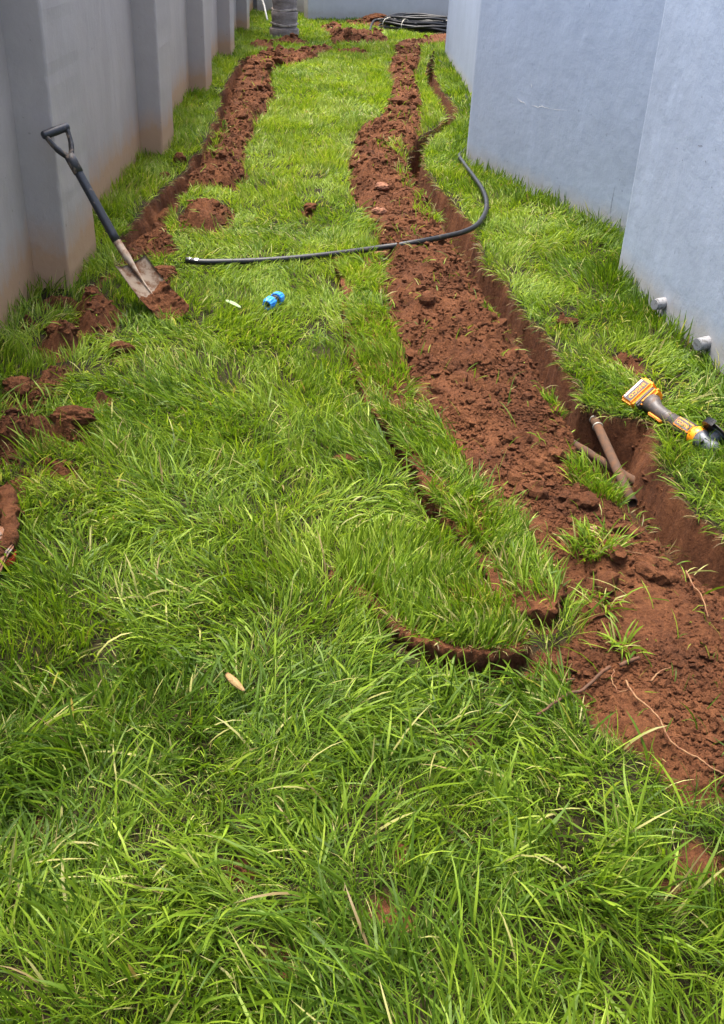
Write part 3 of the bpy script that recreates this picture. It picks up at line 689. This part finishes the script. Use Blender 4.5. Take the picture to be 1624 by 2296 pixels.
clod('stone', 1322, 1222, .016, .012, .010, 'small pale pebble beside the grass tuft on the soil', 'stone', m_pipe_in, seed=25)
clod('soil_clod', 912, 112, .16, .20, .05, 'flat orange brown heap at the far end of the spoil band', 'clod', m_soil, seed=26, lift=-.25)

# grass tufts growing or dropped on the bare soil
def tuft(px, py, rx, ry, n, L, label, lean=.6, bright=.3, w=(.0025, .0055)):
    c = at(px, py); a = at(px + rx, py); b0 = at(px, py - ry); r1 = abs(a.x - c.x); r2 = abs(b0.y - c.y)
    th = rng.uniform(0, 6.283, n); rr = np.sqrt(rng.random(n)); x = c.x + r1 * rr * np.cos(th); y = c.y + r2 * rr * np.sin(th)
    z = ztop(x, y) - .002; az = rng.uniform(0, 6.283, n) * .6 + th * .6
    V, q, t, k = blades(x, y, z, az, rng.uniform(L * .5, L, n), rng.uniform(*w, n), np.clip(rng.normal(lean * .6, .25, n), 0, 1.3), np.clip(rng.normal(lean + .5, .4, n), .1, 1.9), 4, rng.normal(0, .6, n), ztop)
    V = V - np.array([c.x, c.y, 0], np.float32)
    o = grass_mesh('grass_tuft', [(V, q, t, k, colours(n, x, y, bright))]); o.location = (c.x, c.y, 0); tag(o, label, 'grass tuft', 'tufts of grass on the bare soil', 'stuff' if n < 50 or n > 400 else None)
tuft(1335, 1095, 62, 45, 330, .10, 'thick green tuft on the soil left of the rusty pipes', .55)
tuft(1325, 1268, 52, 26, 150, .10, 'spreading olive tuft in the middle of the soil band', .9)
tuft(1240, 925, 18, 24, 90, .06, 'narrow green tuft on the trench rim above the pipes', .6)
tuft(1100, 732, 22, 9, 40, .05, 'tiny tuft on the soil left of the trench, below the hose', .7)
tuft(960, 480, 34, 22, 160, .08, 'grass tuft on the trench rim behind the hose bend', .7)
tuft(893, 342, 24, 16, 120, .08, 'grass tuft on the spoil beside the trench kink', .7)
tuft(870, 352, 26, 7, 80, .07, 'low tuft straggling left across the far spoil', .9)
tuft(905, 420, 18, 22, 90, .07, 'small tuft on the spoil edge beside the dark trench', .7)
tuft(1345, 1370, 40, 22, 46, .09, 'few loose blades scattered on the dark soil near the slab', 1.2)
tuft(1390, 1475, 30, 22, 34, .09, 'few pale loose blades beside the brown twig', 1.2)
tuft(965, 215, 20, 55, 420, .08, 'long tuft between far spoil and far trench', .5)
tuft(450, 540, 24, 16, 60, .07, 'sprigs of grass on the left trench spoil by the mound', .8)
tuft(495, 320, 12, 20, 130, .09, 'tuft on the rim of the left trench near the second pier', .6)
tuft(480, 375, 14, 12, 60, .08, 'thin tuft in the left spoil below the second pier', .8)

# ---------------------------------------------------------------- hose
def gz(px, py, dz): c = at(px, py, dz); return Vector((c.x, c.y, max(dz, 0) ))
HR = .0138
hp = [at(975, 128, .03), at(1000, 148, .03), at(1030, 172, .03), at(1056, 203, .03), at(1064, 255, .03), at(1052, 320, .04), at(1047, 345, .05), at(1050, 372, .06), at(1064, 398, .06), at(1082, 425, .06), at(1091, 452, .06), at(1088, 478, .06), at(1070, 504, .06), at(1040, 520, .06),
      at(995, 531, .06), at(935, 543, .07), at(850, 556, .05), at(745, 570, .045), at(660, 579, .04), at(570, 585, .035), at(500, 587, .035), at(450, 587, .035), at(418, 583, .035)]
hp = [at(985, 136, .03), at(1000, 147, .03), at(1025, 166, .03), at(1048, 192, .03), Vector((1.44, 10.4, .03)), Vector((1.33, 8.85, .03)), Vector((1.10, 7.62, .035)), Vector((1.00, 7.25, .045)), Vector((.985, 7.02, .055))] + hp[8:]
for q in hp: q.z = max(q.z, (hz(q.x, q.y) if samp(s_tr, np.array([q.x]), np.array([q.y]))[0] > 0 else 0) + HR + .004)
hose = empty('water_hose', hp[-1]); tag(hose, 'black plastic water pipe snaking across lawn, soil and trench', 'pipe')
path = catmull(hp, 10)
child(tube('pipe_body', path, HR, m_hose, None, sides=14, hollow=.8), hose)
for k, (txt, dd) in enumerate((('ISI', .055), ('V', .022))):
    tx = text_mesh(txt, .021 if k == 0 else .020, m_white)
    e = path[-1]; dirh = (path[-3] - path[-1]).normalized(); c = e + dirh * dd
    toc = (Vector((0, 0, CAM_H)) - c); nrm = Vector((0, -.55, .83)); nrm = (nrm - dirh * nrm.dot(dirh)).normalized()
    yv = nrm.cross(dirh).normalized()
    tx.matrix_world = Matrix.Translation(c + nrm * (HR + .0004)) @ Matrix((dirh, yv, nrm)).transposed().to_4x4()
    mw = tx.matrix_world.copy(); tx.parent = hose; tx.matrix_parent_inverse = Matrix.Translation(hose.location).inverted(); tx.matrix_world = mw; tx.matrix_basis = mw

# coil of pipe
cc = Vector((1.60, 17.6, 0)); coil = empty('pipe_coil', cc); tag(coil, 'coil of black plastic pipe lying by the far wall', 'pipe coil')
bm = bmesh.new(); rr = random.Random(4)
for k in range(15):
    R_ = .50 + .20 * rr.random(); zc = .04 + .13 * k / 15; ox, oy = rr.uniform(-.05, .05), rr.uniform(-.05, .05); tx, ty = rr.uniform(-.07, .07), rr.uniform(-.07, .07)
    pth = [(ox + R_ * math.cos(a) * 1.02, oy + R_ * math.sin(a), zc + tx * math.cos(a) + ty * math.sin(a) + .006 * math.sin(5 * a + k)) for a in np.linspace(0, 2 * math.pi, 41)]
    tube_bm(bm, pth, .0165, sides=8, cap=False)
e0 = at(828, 75, .03) - cc; tube_bm(bm, catmull([(-.1, -.60, .14), (-.42, -.42, .17), (-.70, -.22, .15), ((-.70 + e0.x) / 2 - .02, (-.2 + e0.y) / 2, .13), e0], 8), .0165, sides=8)
link('pipe_loops', bm_mesh('pipe_loops', bm), coil, [m_hose])
for a in (-2.55, -2.05, -.9):
    bm = bmesh.new(); c_ = Vector((.60 * math.cos(a), .60 * math.sin(a), .105)); t_ = Vector((math.cos(a), math.sin(a), 0))
    tube_bm(bm, [c_ + t_ * (.15 * math.cos(b)) + Vector((0, 0, .095 * math.sin(b))) for b in np.linspace(0, 6.283, 17)], .007, sides=6, cap=False)
    link('tie', bm_mesh('tie', bm), coil, [m_clamp])

# ---------------------------------------------------------------- blue compression coupling
ca = at(600, 684, .045); cb = at(628, 666, .050); ax = (cb - ca).normalized(); mid = (ca + cb) / 2
cp = empty('pipe_coupling', (mid.x, mid.y, 0)); tag(cp, 'blue and black compression pipe coupling lying on the grass', 'pipe fitting')
LC = .0570
def ribs(k, s): return 1.0 if k % 3 else .93
bm = bmesh.new(); lathe_bm(bm, [(q0 * .9, q1 * .88) for q0, q1 in [(-.035, .021), (-.014, .021), (-.012, .026), (-.004, .026), (-.003, .023), (.003, .023), (.004, .026), (.012, .026), (.014, .021), (.035, .021)]], mid, ax * 1.0, 20)
child(link('body', bm_mesh('body', bm), None, [m_black]), cp)
for s in (-1, 1):
    bm = bmesh.new(); lathe_bm(bm, [(q0 * .9, q1 * .88) for q0, q1 in [(s * .019, .0305), (s * .021, .0325), (s * .046, .0315), (s * .054, .026), (s * .063, .024), (s * .0632, .0175), (s * .050, .0165)]], mid, ax * 1.0, 36, ribs)
    n_o = child(link('nut', bm_mesh('nut', bm), None, [m_blue]), cp)
    bm = bmesh.new(); lathe_bm(bm, [(q0 * .9, q1 * .88) for q0, q1 in [(s * .0501, .0165), (s * .0504, .001)]], mid, ax * 1.0, 20)
    i_o = link('socket_hole', bm_mesh('socket_hole', bm), None, [m_black]); i_o.parent = n_o

# ---------------------------------------------------------------- shovel leaning on the pier
tip = at(394, 716, .02); top = on_plane(126, 296, (PX + .028, 0, 0), (1, 0, 0)); neck = Vector((-.751, 3.973, .191))
sh = empty('shovel', tip); tag(sh, 'muddy shovel with black shaft and D grip leaning on the wall pier', 'shovel')
def frame(o, ax, side):
    ax = ax.normalized(); side = (side - ax * side.dot(ax)).normalized(); n = side.cross(ax).normalized()
    m_ = Matrix((side, ax, n)).transposed().to_4x4(); m_.translation = o; return m_
SIDE = Vector((.81, .58, 0)); FRB = frame(tip, neck - tip, SIDE); FRS = frame(neck, top - neck, SIDE)
BL, BWd = (neck - tip).length, .079; Ls = (top - neck).length
def shp(name, bm, mt, smooth=True, fr=FRB):
    me = bm_mesh(name, bm, smooth); me.transform(fr); return child(link(name, me, None, [mt]), sh)
def blade_w(v): return BWd * (1.0 - .06 * v) * (1 if v > .12 else .72 + .28 * math.sqrt(max(0, 1 - ((.12 - max(v, 0)) / .12) ** 2)))
def blade_z(u, v): return .024 * abs(u) ** 2.6 - .014 * math.sin(math.pi * min(1, max(v, 0)))
bm = bmesh.new(); nu, nv = 16, 22; gr = []
for j in range(nv + 1):
    v = j / nv
    gr.append([bm.verts.new(((-1 + 2 * i / nu) * blade_w(v), v * BL, blade_z(-1 + 2 * i / nu, v))) for i in range(nu + 1)])
fs = [bm.faces.new((gr[j][i], gr[j][i + 1], gr[j + 1][i + 1], gr[j + 1][i])) for j in range(nv) for i in range(nu)]
bmesh.ops.solidify(bm, geom=bm.faces[:], thickness=.003)
shp('blade', bm, m_steel)
bi = FRB.inverted() @ FRS
bm = bmesh.new()       # rolled rib running into the socket
pth = catmull([(0, BL * .42, -.014), (0, BL * .65, -.005), (0, BL * .88, .008), bi @ Vector((0, .03, .012)), bi @ Vector((0, .075, .004)), bi @ Vector((0, .115, 0))], 5)
tube_bm(bm, pth, [.003 + .0135 * min(1, max(0, (k - 6)) / 9) for k in range(len(pth))], sides=12)
shp('socket', bm, m_steel)
y_s, y_e = .10, Ls - .135
bm = bmesh.new(); tube_bm(bm, [(0, y_s + (y_e - y_s) * k / 10, 0) for k in range(11)], [.0180 - .0008 * k / 10 for k in range(11)], sides=14); shp('shaft', bm, m_shaft, True, FRS)
bm = bmesh.new(); tube_bm(bm, [(0, y_e - .035, 0), (0, y_e + .01, 0), (0, y_e + .04, 0)], [.0200, .0212, .0205], sides=12)
gt = Ls + .004; gw = .046
for s_ in (-1, 1):
    pth = catmull([(s_ * .004, y_e + .03, 0), (s_ * .020, y_e + .052, 0), (s_ * .035, y_e + .082, 0), (s_ * gw, gt - .015, 0), (s_ * gw, gt + .004, 0)], 5)
    tube_bm(bm, pth, [.0145] * 10 + [.0125] * (len(pth) - 10), sides=8, squash=(.75, 1.05))
shp('yoke', bm, m_grip, True, FRS)
bm = bmesh.new(); tube_bm(bm, [(-gw - .012, gt, 0), (-gw - .006, gt, 0), (0, gt, 0), (gw + .006, gt, 0), (gw + .012, gt, 0)], [.0135, .0165, .0175, .0165, .0135], sides=14); shp('grip', bm, m_shaft, True, FRS)
# mud caked on the blade
bm = bmesh.new(); nu, nv = 40, 64; gr = []
U, Vv = np.meshgrid(np.linspace(-1, 1, nu + 1), np.linspace(-.02, .66, nv + 1))
E_ = .52 + .20 * fbm(U, Vv * 4, .6, 3, 7) + .10 * U - Vv
Hm = .018 * np.clip(E_ * 6, -.35, 1) * np.clip((1.08 - np.abs(U)) * 5, 0, 1) * (.8 + .7 * fbm(U, Vv * 4, .35, 3, 9)) + .007 * fbm(U, Vv * 4, .13, 3, 19)
for j in range(nv + 1):
    gr.append([bm.verts.new((U[j, i] * blade_w(Vv[j, i]) * .985, Vv[j, i] * BL, blade_z(U[j, i], Vv[j, i]) + Hm[j, i] - .002)) for i in range(nu + 1)])
for j in range(nv):
    for i in range(nu): bm.faces.new((gr[j][i], gr[j][i + 1], gr[j + 1][i + 1], gr[j + 1][i]))
shp('mud', bm, m_soil)

# ---------------------------------------------------------------- muddy tool cut by the left edge
tl = at(8, 1200); tool = empty('muddy_spade', (tl.x, tl.y, 0)); tag(tool, 'mud caked spade with a red edge lying at the left frame edge', 'spade')
bm = bmesh.new(); pth = catmull([at(18, 1098, .05), at(20, 1130, .05), at(22, 1165, .055), at(20, 1200, .055), at(8, 1232, .05), at(-40, 1260, .05)], 6)
tube_bm(bm, pth, [.017 + .006 * rnd.random() for _ in pth], sides=10)
for v in bm.verts: v.co += Vector((rnd.uniform(-1, 1), rnd.uniform(-1, 1), rnd.uniform(-1, 1))) * .0065
child(link('muddy_shaft', bm_mesh('muddy_shaft', bm, True), None, [m_soil]), tool)
def plate(name, pts, z, th, mt):
    bm = bmesh.new(); vs = [bm.verts.new(at(x, y, zz)) for x, y, zz in pts]; f = bm.faces.new(vs)
    ex = bmesh.ops.extrude_face_region(bm, geom=[f]); bmesh.ops.translate(bm, verts=[g_ for g_ in ex['geom'] if isinstance(g_, bmesh.types.BMVert)], vec=(0, 0, -th))
    bmesh.ops.bevel(bm, geom=bm.edges[:], offset=.004, segments=2, affect='EDGES')
    child(link(name, bm_mesh(name, bm), None, [mt]), tool)
plate('blade', [(-90, 1190, .05), (-10, 1170, .06), (8, 1185, .065), (28, 1205, .06), (32, 1222, .055), (18, 1240, .055), (8, 1262, .05), (-4, 1290, .045), (-90, 1330, .04)], .06, .012, m_steel_mud)
plate('red_edge', [(10, 1240, .034), (36, 1226, .034), (35, 1242, .034), (28, 1252, .034), (8, 1262, .034)], .05, .02, m_red)
child(clod('mud_lump', 16, 1180, .045, .035, .03, None, None, seed=31, lift=1.5), tool)

# ---------------------------------------------------------------- rusty pipes in the trench
r1a, r1b = at(1324, 920, -.030), at(1418, 1128, -.075)
rp = empty('rusty_pipe', r1b); tag(rp, 'upper rusty pipe with two pale rings jutting over the trench', 'pipe')
dv = (r1b - r1a); pth = [r1a - dv * .05, r1a, r1a + dv * .3, r1a + dv * .65, r1b]
child(tube('pipe_body', pth, [.0145, .0148, .0162, .0165, .0170], m_rust, None, sides=18, hollow=.82), rp)
for f_ in (.115, .20):
    c_ = r1a + dv * f_; t_ = dv.normalized()
    child(tube('ring', [c_ - t_ * .003, c_, c_ + t_ * .003], [.0172, .0186, .0172], m_clamp, None, sides=18), rp)
c_ = r1a + dv * .16; t_ = dv.normalized(); child(tube('sleeve', [c_ - t_ * .022, c_ + t_ * .022], [.0164, .0170], m_rust, None, sides=18), rp)
r2a, r2b = at(1284, 995, -.06), at(1440, 1090, -.115)
dv = r2b - r2a; rp2 = empty('rusty_pipe', r2a); tag(rp2, 'lower rusty pipe crossing the trench beneath the other pipe', 'pipe')
pth = [r2a - dv * .15] + [r2a + dv * t for t in np.linspace(0, 1.05, 14)]
child(tube('pipe_body', pth, [.0135 + .003 * rnd.random() for _ in pth], m_rust, None, sides=14), rp2)

# ---------------------------------------------------------------- angle grinder
ga = at(1434, 894, .032); gb = at(1600, 1004, .026); gx_ = (gb - ga); Lg = gx_.length; gx_.normalize()
gzv = Vector((-.57, -.33, .76)); gzv = (gzv - gx_ * gzv.dot(gx_)).normalized(); gyv = gzv.cross(gx_)
GF = Matrix((gx_, gyv, gzv)).transposed().to_4x4(); GF = GF @ Matrix.Scale(.93, 4); GF.translation = ga
gr_ = empty('angle_grinder', ga); tag(gr_, 'orange and grey cordless angle grinder lying on the grass by the trench', 'power tool')
print('GRINDER', Lg)
def gp(name, bm, mt, parent=gr_, smooth=False):
    me = bm_mesh(name, bm, smooth); me.transform(GF); o = link(name, me, None, [mt])
    if parent is gr_: child(o, gr_)
    else: o.parent = parent
    return o
bm = bmesh.new()
def rbox(bm, c, s, bv, rotz=0):
    r = bmesh.ops.create_cube(bm, size=1, matrix=Matrix.Translation(c) @ Matrix.Rotation(rotz, 4, 'Z') @ Matrix.Diagonal((*s, 1)))
    bmesh.ops.bevel(bm, geom=list({e for v in r['verts'] for e in v.link_edges}), offset=bv, segments=3, affect='EDGES')
BR = math.radians(0)
rbox(bm, (-.010, .012, 0), (.068, .118, .070), .009)
bat = gp('battery', bm, m_orange)
bm = bmesh.new(); rbox(bm, (.032, .010, -.002), (.022, .095, .060), .006); gp('battery_seat', bm, m_dgrey)
bm = bmesh.new(); rbox(bm, (.048, .022, 0), (.026, .085, .062), .010); gp('rear_cap', bm, m_orange)
bm = bmesh.new(); rbox(bm, (-.011, .010, .0352), (.046, .096, .0012), .0005); lab = gp('label_plate', bm, m_dgrey, bat)
bm = bmesh.new(); rbox(bm, (-.027, .010, .0362), (.009, .086, .0008), .0003); gp('label_stripe', bm, m_white, bat)
hx0, hx1 = .052, Lg * .60
bm = bmesh.new(); tube_bm(bm, [(hx0, .012, 0), (hx0 + .02, .008, 0), (hx0 + .05, .002, 0), (hx0 + .09, 0, 0), (hx1 - .01, 0, 0)], [.036, .031, .024, .0235, .026], sides=16, squash=(1.05, .95)); gp('handle', bm, m_dgrey, smooth=True)
bm = bmesh.new(); rbox(bm, (hx0 + .075, -.026, 0), (.075, .012, .022), .004); gp('trigger', bm, m_orange)
bm = bmesh.new(); tube_bm(bm, [(hx1 - .015, 0, 0), (hx1 + .01, 0, 0), (hx1 + .085, 0, 0)], [.026, .031, .033], sides=20, squash=(1.05, 1)); mot = gp('motor_housing', bm, m_dgrey, smooth=True)
bm = bmesh.new(); rbox(bm, (hx1 + .042, 0, .031), (.080, .036, .006), .0025); gp('nameplate_rim', bm, m_orange, mot)
bm = bmesh.new(); rbox(bm, (hx1 + .042, 0, .0325), (.075, .031, .006), .002); gp('nameplate', bm, m_dgrey, mot)
tx = text_mesh('INGCO', .0175, m_orange, 'lettering'); tx.data.transform(Matrix.Translation((hx1 + .042, 0, .0362)) @ Matrix.Rotation(math.pi, 4, 'Z')); tx.data.transform(GF); tx.parent = mot
tx = text_mesh('INGCO', .0235, m_orange, 'lettering'); tx.data.transform(Matrix.Translation((-.005, .010, .0364)) @ Matrix.Rotation(-math.pi / 2, 4, 'Z')); tx.data.transform(GF); tx.parent = bat
bm = bmesh.new(); tube_bm(bm, [(hx1 + .082, 0, 0), (hx1 + .088, 0, 0), (hx1 + .112, 0, 0), (hx1 + .116, 0, 0)], [.034, .037, .037, .035], sides=20); gp('front_collar', bm, m_orange, smooth=True)
bm = bmesh.new(); tube_bm(bm, [(hx1 + .115, 0, 0), (hx1 + .13, 0, 0), (hx1 + .15, -.002, 0), (hx1 + .19, -.004, 0), (hx1 + .205, -.004, 0)], [.036, .034, .030, .027, .018], sides=16); gear = gp('gear_head', bm, m_alu, smooth=True)
bm = bmesh.new(); bmesh.ops.create_cone(bm, cap_ends=True, segments=12, radius1=.009, radius2=.007, depth=.012, matrix=Matrix.Translation((hx1 + .15, -.012, .030))); gp('side_handle_socket', bm, m_black, gear)
bm = bmesh.new(); lathe_bm(bm, [(.018, .020), (.046, .022), (.046, .034), (.050, .034)], (hx1 + .150, 0, 0), (0, 1, 0), 20); gp('spindle', bm, m_alu)
bm = bmesh.new(); ring = []
for k in range(25):     # half-round blade guard
    a = math.radians(-100 + 200 * k / 24); c_, s_ = math.cos(a + math.pi), math.sin(a + math.pi)
    ring.append([bm.verts.new((hx1 + .150 + r_ * c_, y_, r_ * s_)) for r_, y_ in ((.030, .040), (.066, .040), (.066, .064))])
for a_, b_ in zip(ring[:-1], ring[1:]):
    for q in range(2): bm.faces.new((a_[q], a_[q + 1], b_[q + 1], b_[q]))
bmesh.ops.solidify(bm, geom=bm.faces[:], thickness=.0022); gp('guard', bm, m_black)
bm = bmesh.new(); lathe_bm(bm, [(.052, .010), (.052, .060), (.0545, .060), (.0545, .010)], (hx1 + .150, 0, 0), (0, 1, 0), 28); gp('cutting_disc', bm, m_dgrey)

# ---------------------------------------------------------------- twigs, roots, leaves
def strand(name, pts, r0, r1, mt, label, cat, dz=.012, wig=.003):
    P = []
    for (x, y) in pts:
        c = at(x, y, .03); P.append(Vector((c.x, c.y, max(hz(c.x, c.y), -.02) + dz)))
    pth = catmull(P, 6); n = len(pth)
    pth = [q + Vector((rnd.uniform(-wig, wig), rnd.uniform(-wig, wig), rnd.uniform(-wig, wig) * .5)) for q in pth]
    return tag(tube(name, pth, [r0 + (r1 - r0) * k / (n - 1) for k in range(n)], mt, None, sides=7), label, cat)
strand('twig', [(1203, 1608), (1245, 1580), (1275, 1558), (1310, 1540), (1350, 1522), (1365, 1512)], .0030, .0042, m_twig, 'brown twig lying across the grass and soil below the sod slab', 'twig', .03, .0012)
strand('twig', [(1388, 1502), (1410, 1495), (1430, 1490)], .005, .004, m_twig, 'short brown twig stub at the upper end of the long twig', 'twig', .02, .001)
strand('twig', [(1180, 1510), (1215, 1522), (1255, 1520), (1290, 1512)], .0035, .0025, m_twig, 'dark thin twig at the foot of the sod slab', 'twig', .02, .001)
strand('root', [(1400, 1535), (1425, 1575), (1470, 1620), (1505, 1665), (1560, 1710), (1600, 1735), (1650, 1742)], .0022, .0016, m_root, 'long pale root curving over the dark soil to the right edge', 'root', .022, .0015)
strand('root', [(1538, 1288), (1550, 1320), (1565, 1360), (1582, 1408)], .0022, .0014, m_root, 'pale root hanging down the soil near the right edge', 'root', .02, .0015)
strand('root', [(1370, 1273), (1430, 1272), (1500, 1271)], .0016, .001, m_root, 'thin straight root right of the olive grass tuft', 'root', .02, .0012)
strand('root', [(1087, 1128), (1110, 1145), (1140, 1155), (1175, 1160)], .0014, .001, m_root, 'thin root on the soil beside the turf strip edge', 'root', .02, .0015)
strand('root', [(1375, 1510), (1370, 1535), (1385, 1560), (1405, 1555)], .0012, .0008, m_root, 'hair thin curled root next to the brown twig', 'root', .02, .002)
strand('root', [(1455, 1545), (1475, 1525), (1500, 1510)], .002, .001, m_root, 'short pale root on the dark soil right of the twig', 'root', .02, .001)

def leaf(name, a, b, w, curl, mt, label, za, zb, fold=.4):
    A = at(*a, za); B = at(*b, zb); d = (B - A); L = d.length; d.normalize(); s = d.cross(Vector((0, 0, 1))).normalized(); u = s.cross(d)
    bm = bmesh.new(); g_ = []
    for j in range(15):
        t = j / 14; wv = w * (math.sin(math.pi * min(1, .08 + .92 * t)) ** .6) * (1 - .2 * t)
        row = []
        for i in range(9):
            th = (-1 + 2 * i / 8) * curl
            row.append(bm.verts.new(A + d * (t * L) + s * (wv * math.sin(th) / max(math.sin(min(curl, 1.57)), .3)) + u * (wv * (math.cos(th) - 1) + .25 * L * math.sin(math.pi * t) * fold)))
        g_.append(row)
    for j in range(14):
        for i in range(8): bm.faces.new((g_[j][i], g_[j][i + 1], g_[j + 1][i + 1], g_[j + 1][i]))
    bmesh.ops.solidify(bm, geom=bm.faces[:], thickness=.0006)
    return tag(link(name, bm_mesh(name, bm, True), None, [mt]), label, 'leaf')
leaf('dry_leaf', (508, 1508), (550, 1550), .0105, 1.3, m_leaf_dry, 'curled tan dry leaf on the foreground grass', .075, .055, .22)
leaf('pale_leaf', (507, 672), (541, 690), .014, .35, m_leaf_pale, 'pale green leaf lying flat left of the blue coupling', .055, .05, .1)

# ---------------------------------------------------------------- palm and stick at the far end
m_bark, nt, p = mat('palm_bark'); v = pos(nt)
c = ramp(nt, noise(nt, v, 9, 6, .7, (1, 1, 2.5)), [(.35, (.12, .095, .08)), (.55, (.21, .17, .145)), (.75, (.32, .27, .23))])
nt.links.new(c.outputs[0], p.inputs['Base Color']); p.inputs['Roughness'].default_value = .9; bump(nt, p, noise(nt, v, 40, 5, .7), .7, .015)
m_ring = plain('palm_leaf_scar', (.40, .34, .28), .9, 0, .2, (.2, .16, .13), 14, .4, .6)
tc = at(638, 84); palm = empty('palm_tree', (tc.x, tc.y, 0)); tag(palm, 'ringed grey palm trunk standing at the far end of the lawn', 'palm tree')
bm = bmesh.new(); prof = []; zz = -.1
while zz < 4.6:
    r_ = .168 - .012 * zz + .035 * math.exp(-max(zz, 0) / .18); st_ = .15 + .08 * rnd.random()
    prof += [(zz, r_ * .97), (zz + st_ * .5, r_ * 1.01), (zz + st_ - .018, r_ * 1.05), (zz + st_ - .004, r_ * .97)]; zz += st_
lathe_bm(bm, prof, (0, 0, 0), (0, 0, 1), 24, lambda k, s: 1 + .03 * math.sin(k * 1.7 + s * 5))
link('trunk', bm_mesh('trunk', bm, True), palm, [m_bark])
for z_ in (.16, .34, .50, .72, .95, 1.2):
    bm = bmesh.new(); r_ = .168 - .012 * z_ + .035 * math.exp(-z_ / .18)
    lathe_bm(bm, [(z_, r_ * 1.02), (z_ + .004, r_ * 1.075), (z_ + .022, r_ * 1.075), (z_ + .026, r_ * 1.02)], (0, 0, 0), (0, 0, 1), 28, lambda k, s: 1 + .035 * math.sin(k * 2.3 + z_ * 9))
    for v_ in bm.verts: v_.co.z += .012 * math.sin(math.atan2(v_.co.y, v_.co.x) * 2 + z_ * 8)
    link('leaf_scar', bm_mesh('leaf_scar', bm), palm, [m_ring])
for k in range(12):
    a = k * 2.4; bm = bmesh.new(); sp = []
    for j in range(9):
        t = j / 8; sp.append(Vector((math.cos(a) * 1.9 * t, math.sin(a) * 1.9 * t, 4.6 + .9 * t - 1.5 * t * t)))
    tube_bm(bm, sp, [.02 - .0018 * j for j in range(9)], sides=5)
    for j in range(1, 40):
        t = j / 40; c_ = Vector((math.cos(a) * 1.9 * t, math.sin(a) * 1.9 * t, 4.6 + .9 * t - 1.5 * t * t)); l_ = .5 * math.sin(math.pi * (.12 + .85 * t))
        for s in (-1, 1):
            e_ = c_ + Vector((-math.sin(a) * s * l_ + math.cos(a) * .2, math.cos(a) * s * l_ + math.sin(a) * .2, -.22 * l_)); w_ = Vector((math.cos(a), math.sin(a), 0)) * .018
            bm.faces.new((bm.verts.new(c_ - w_), bm.verts.new(c_ + w_), bm.verts.new(e_)))
    link('frond', bm_mesh('frond', bm), palm, [m_frond])
s0 = at(600, 46, .04); s1 = on_plane(583, -15, (0, 19.2, 0), (0, 1, 0))
tag(tube('pale_stick', [s0, (s0 + s1) / 2 + Vector((.01, 0, .02)), s1], [.016, .016, .015], m_stick, None, sides=8), 'thin pale stick leaning in the corner left of the palm', 'stick')
S.render.engine = 'CYCLES'
S.cycles.max_bounces = 5; S.cycles.diffuse_bounces = 3; S.cycles.glossy_bounces = 2; S.cycles.transmission_bounces = 3
print('TRIS', sum(sum(len(p_.vertices) - 2 for p_ in m_.polygons) if len(m_.polygons) < 50000 else len(m_.loops) - 2 * len(m_.polygons) for m_ in bpy.data.meshes))
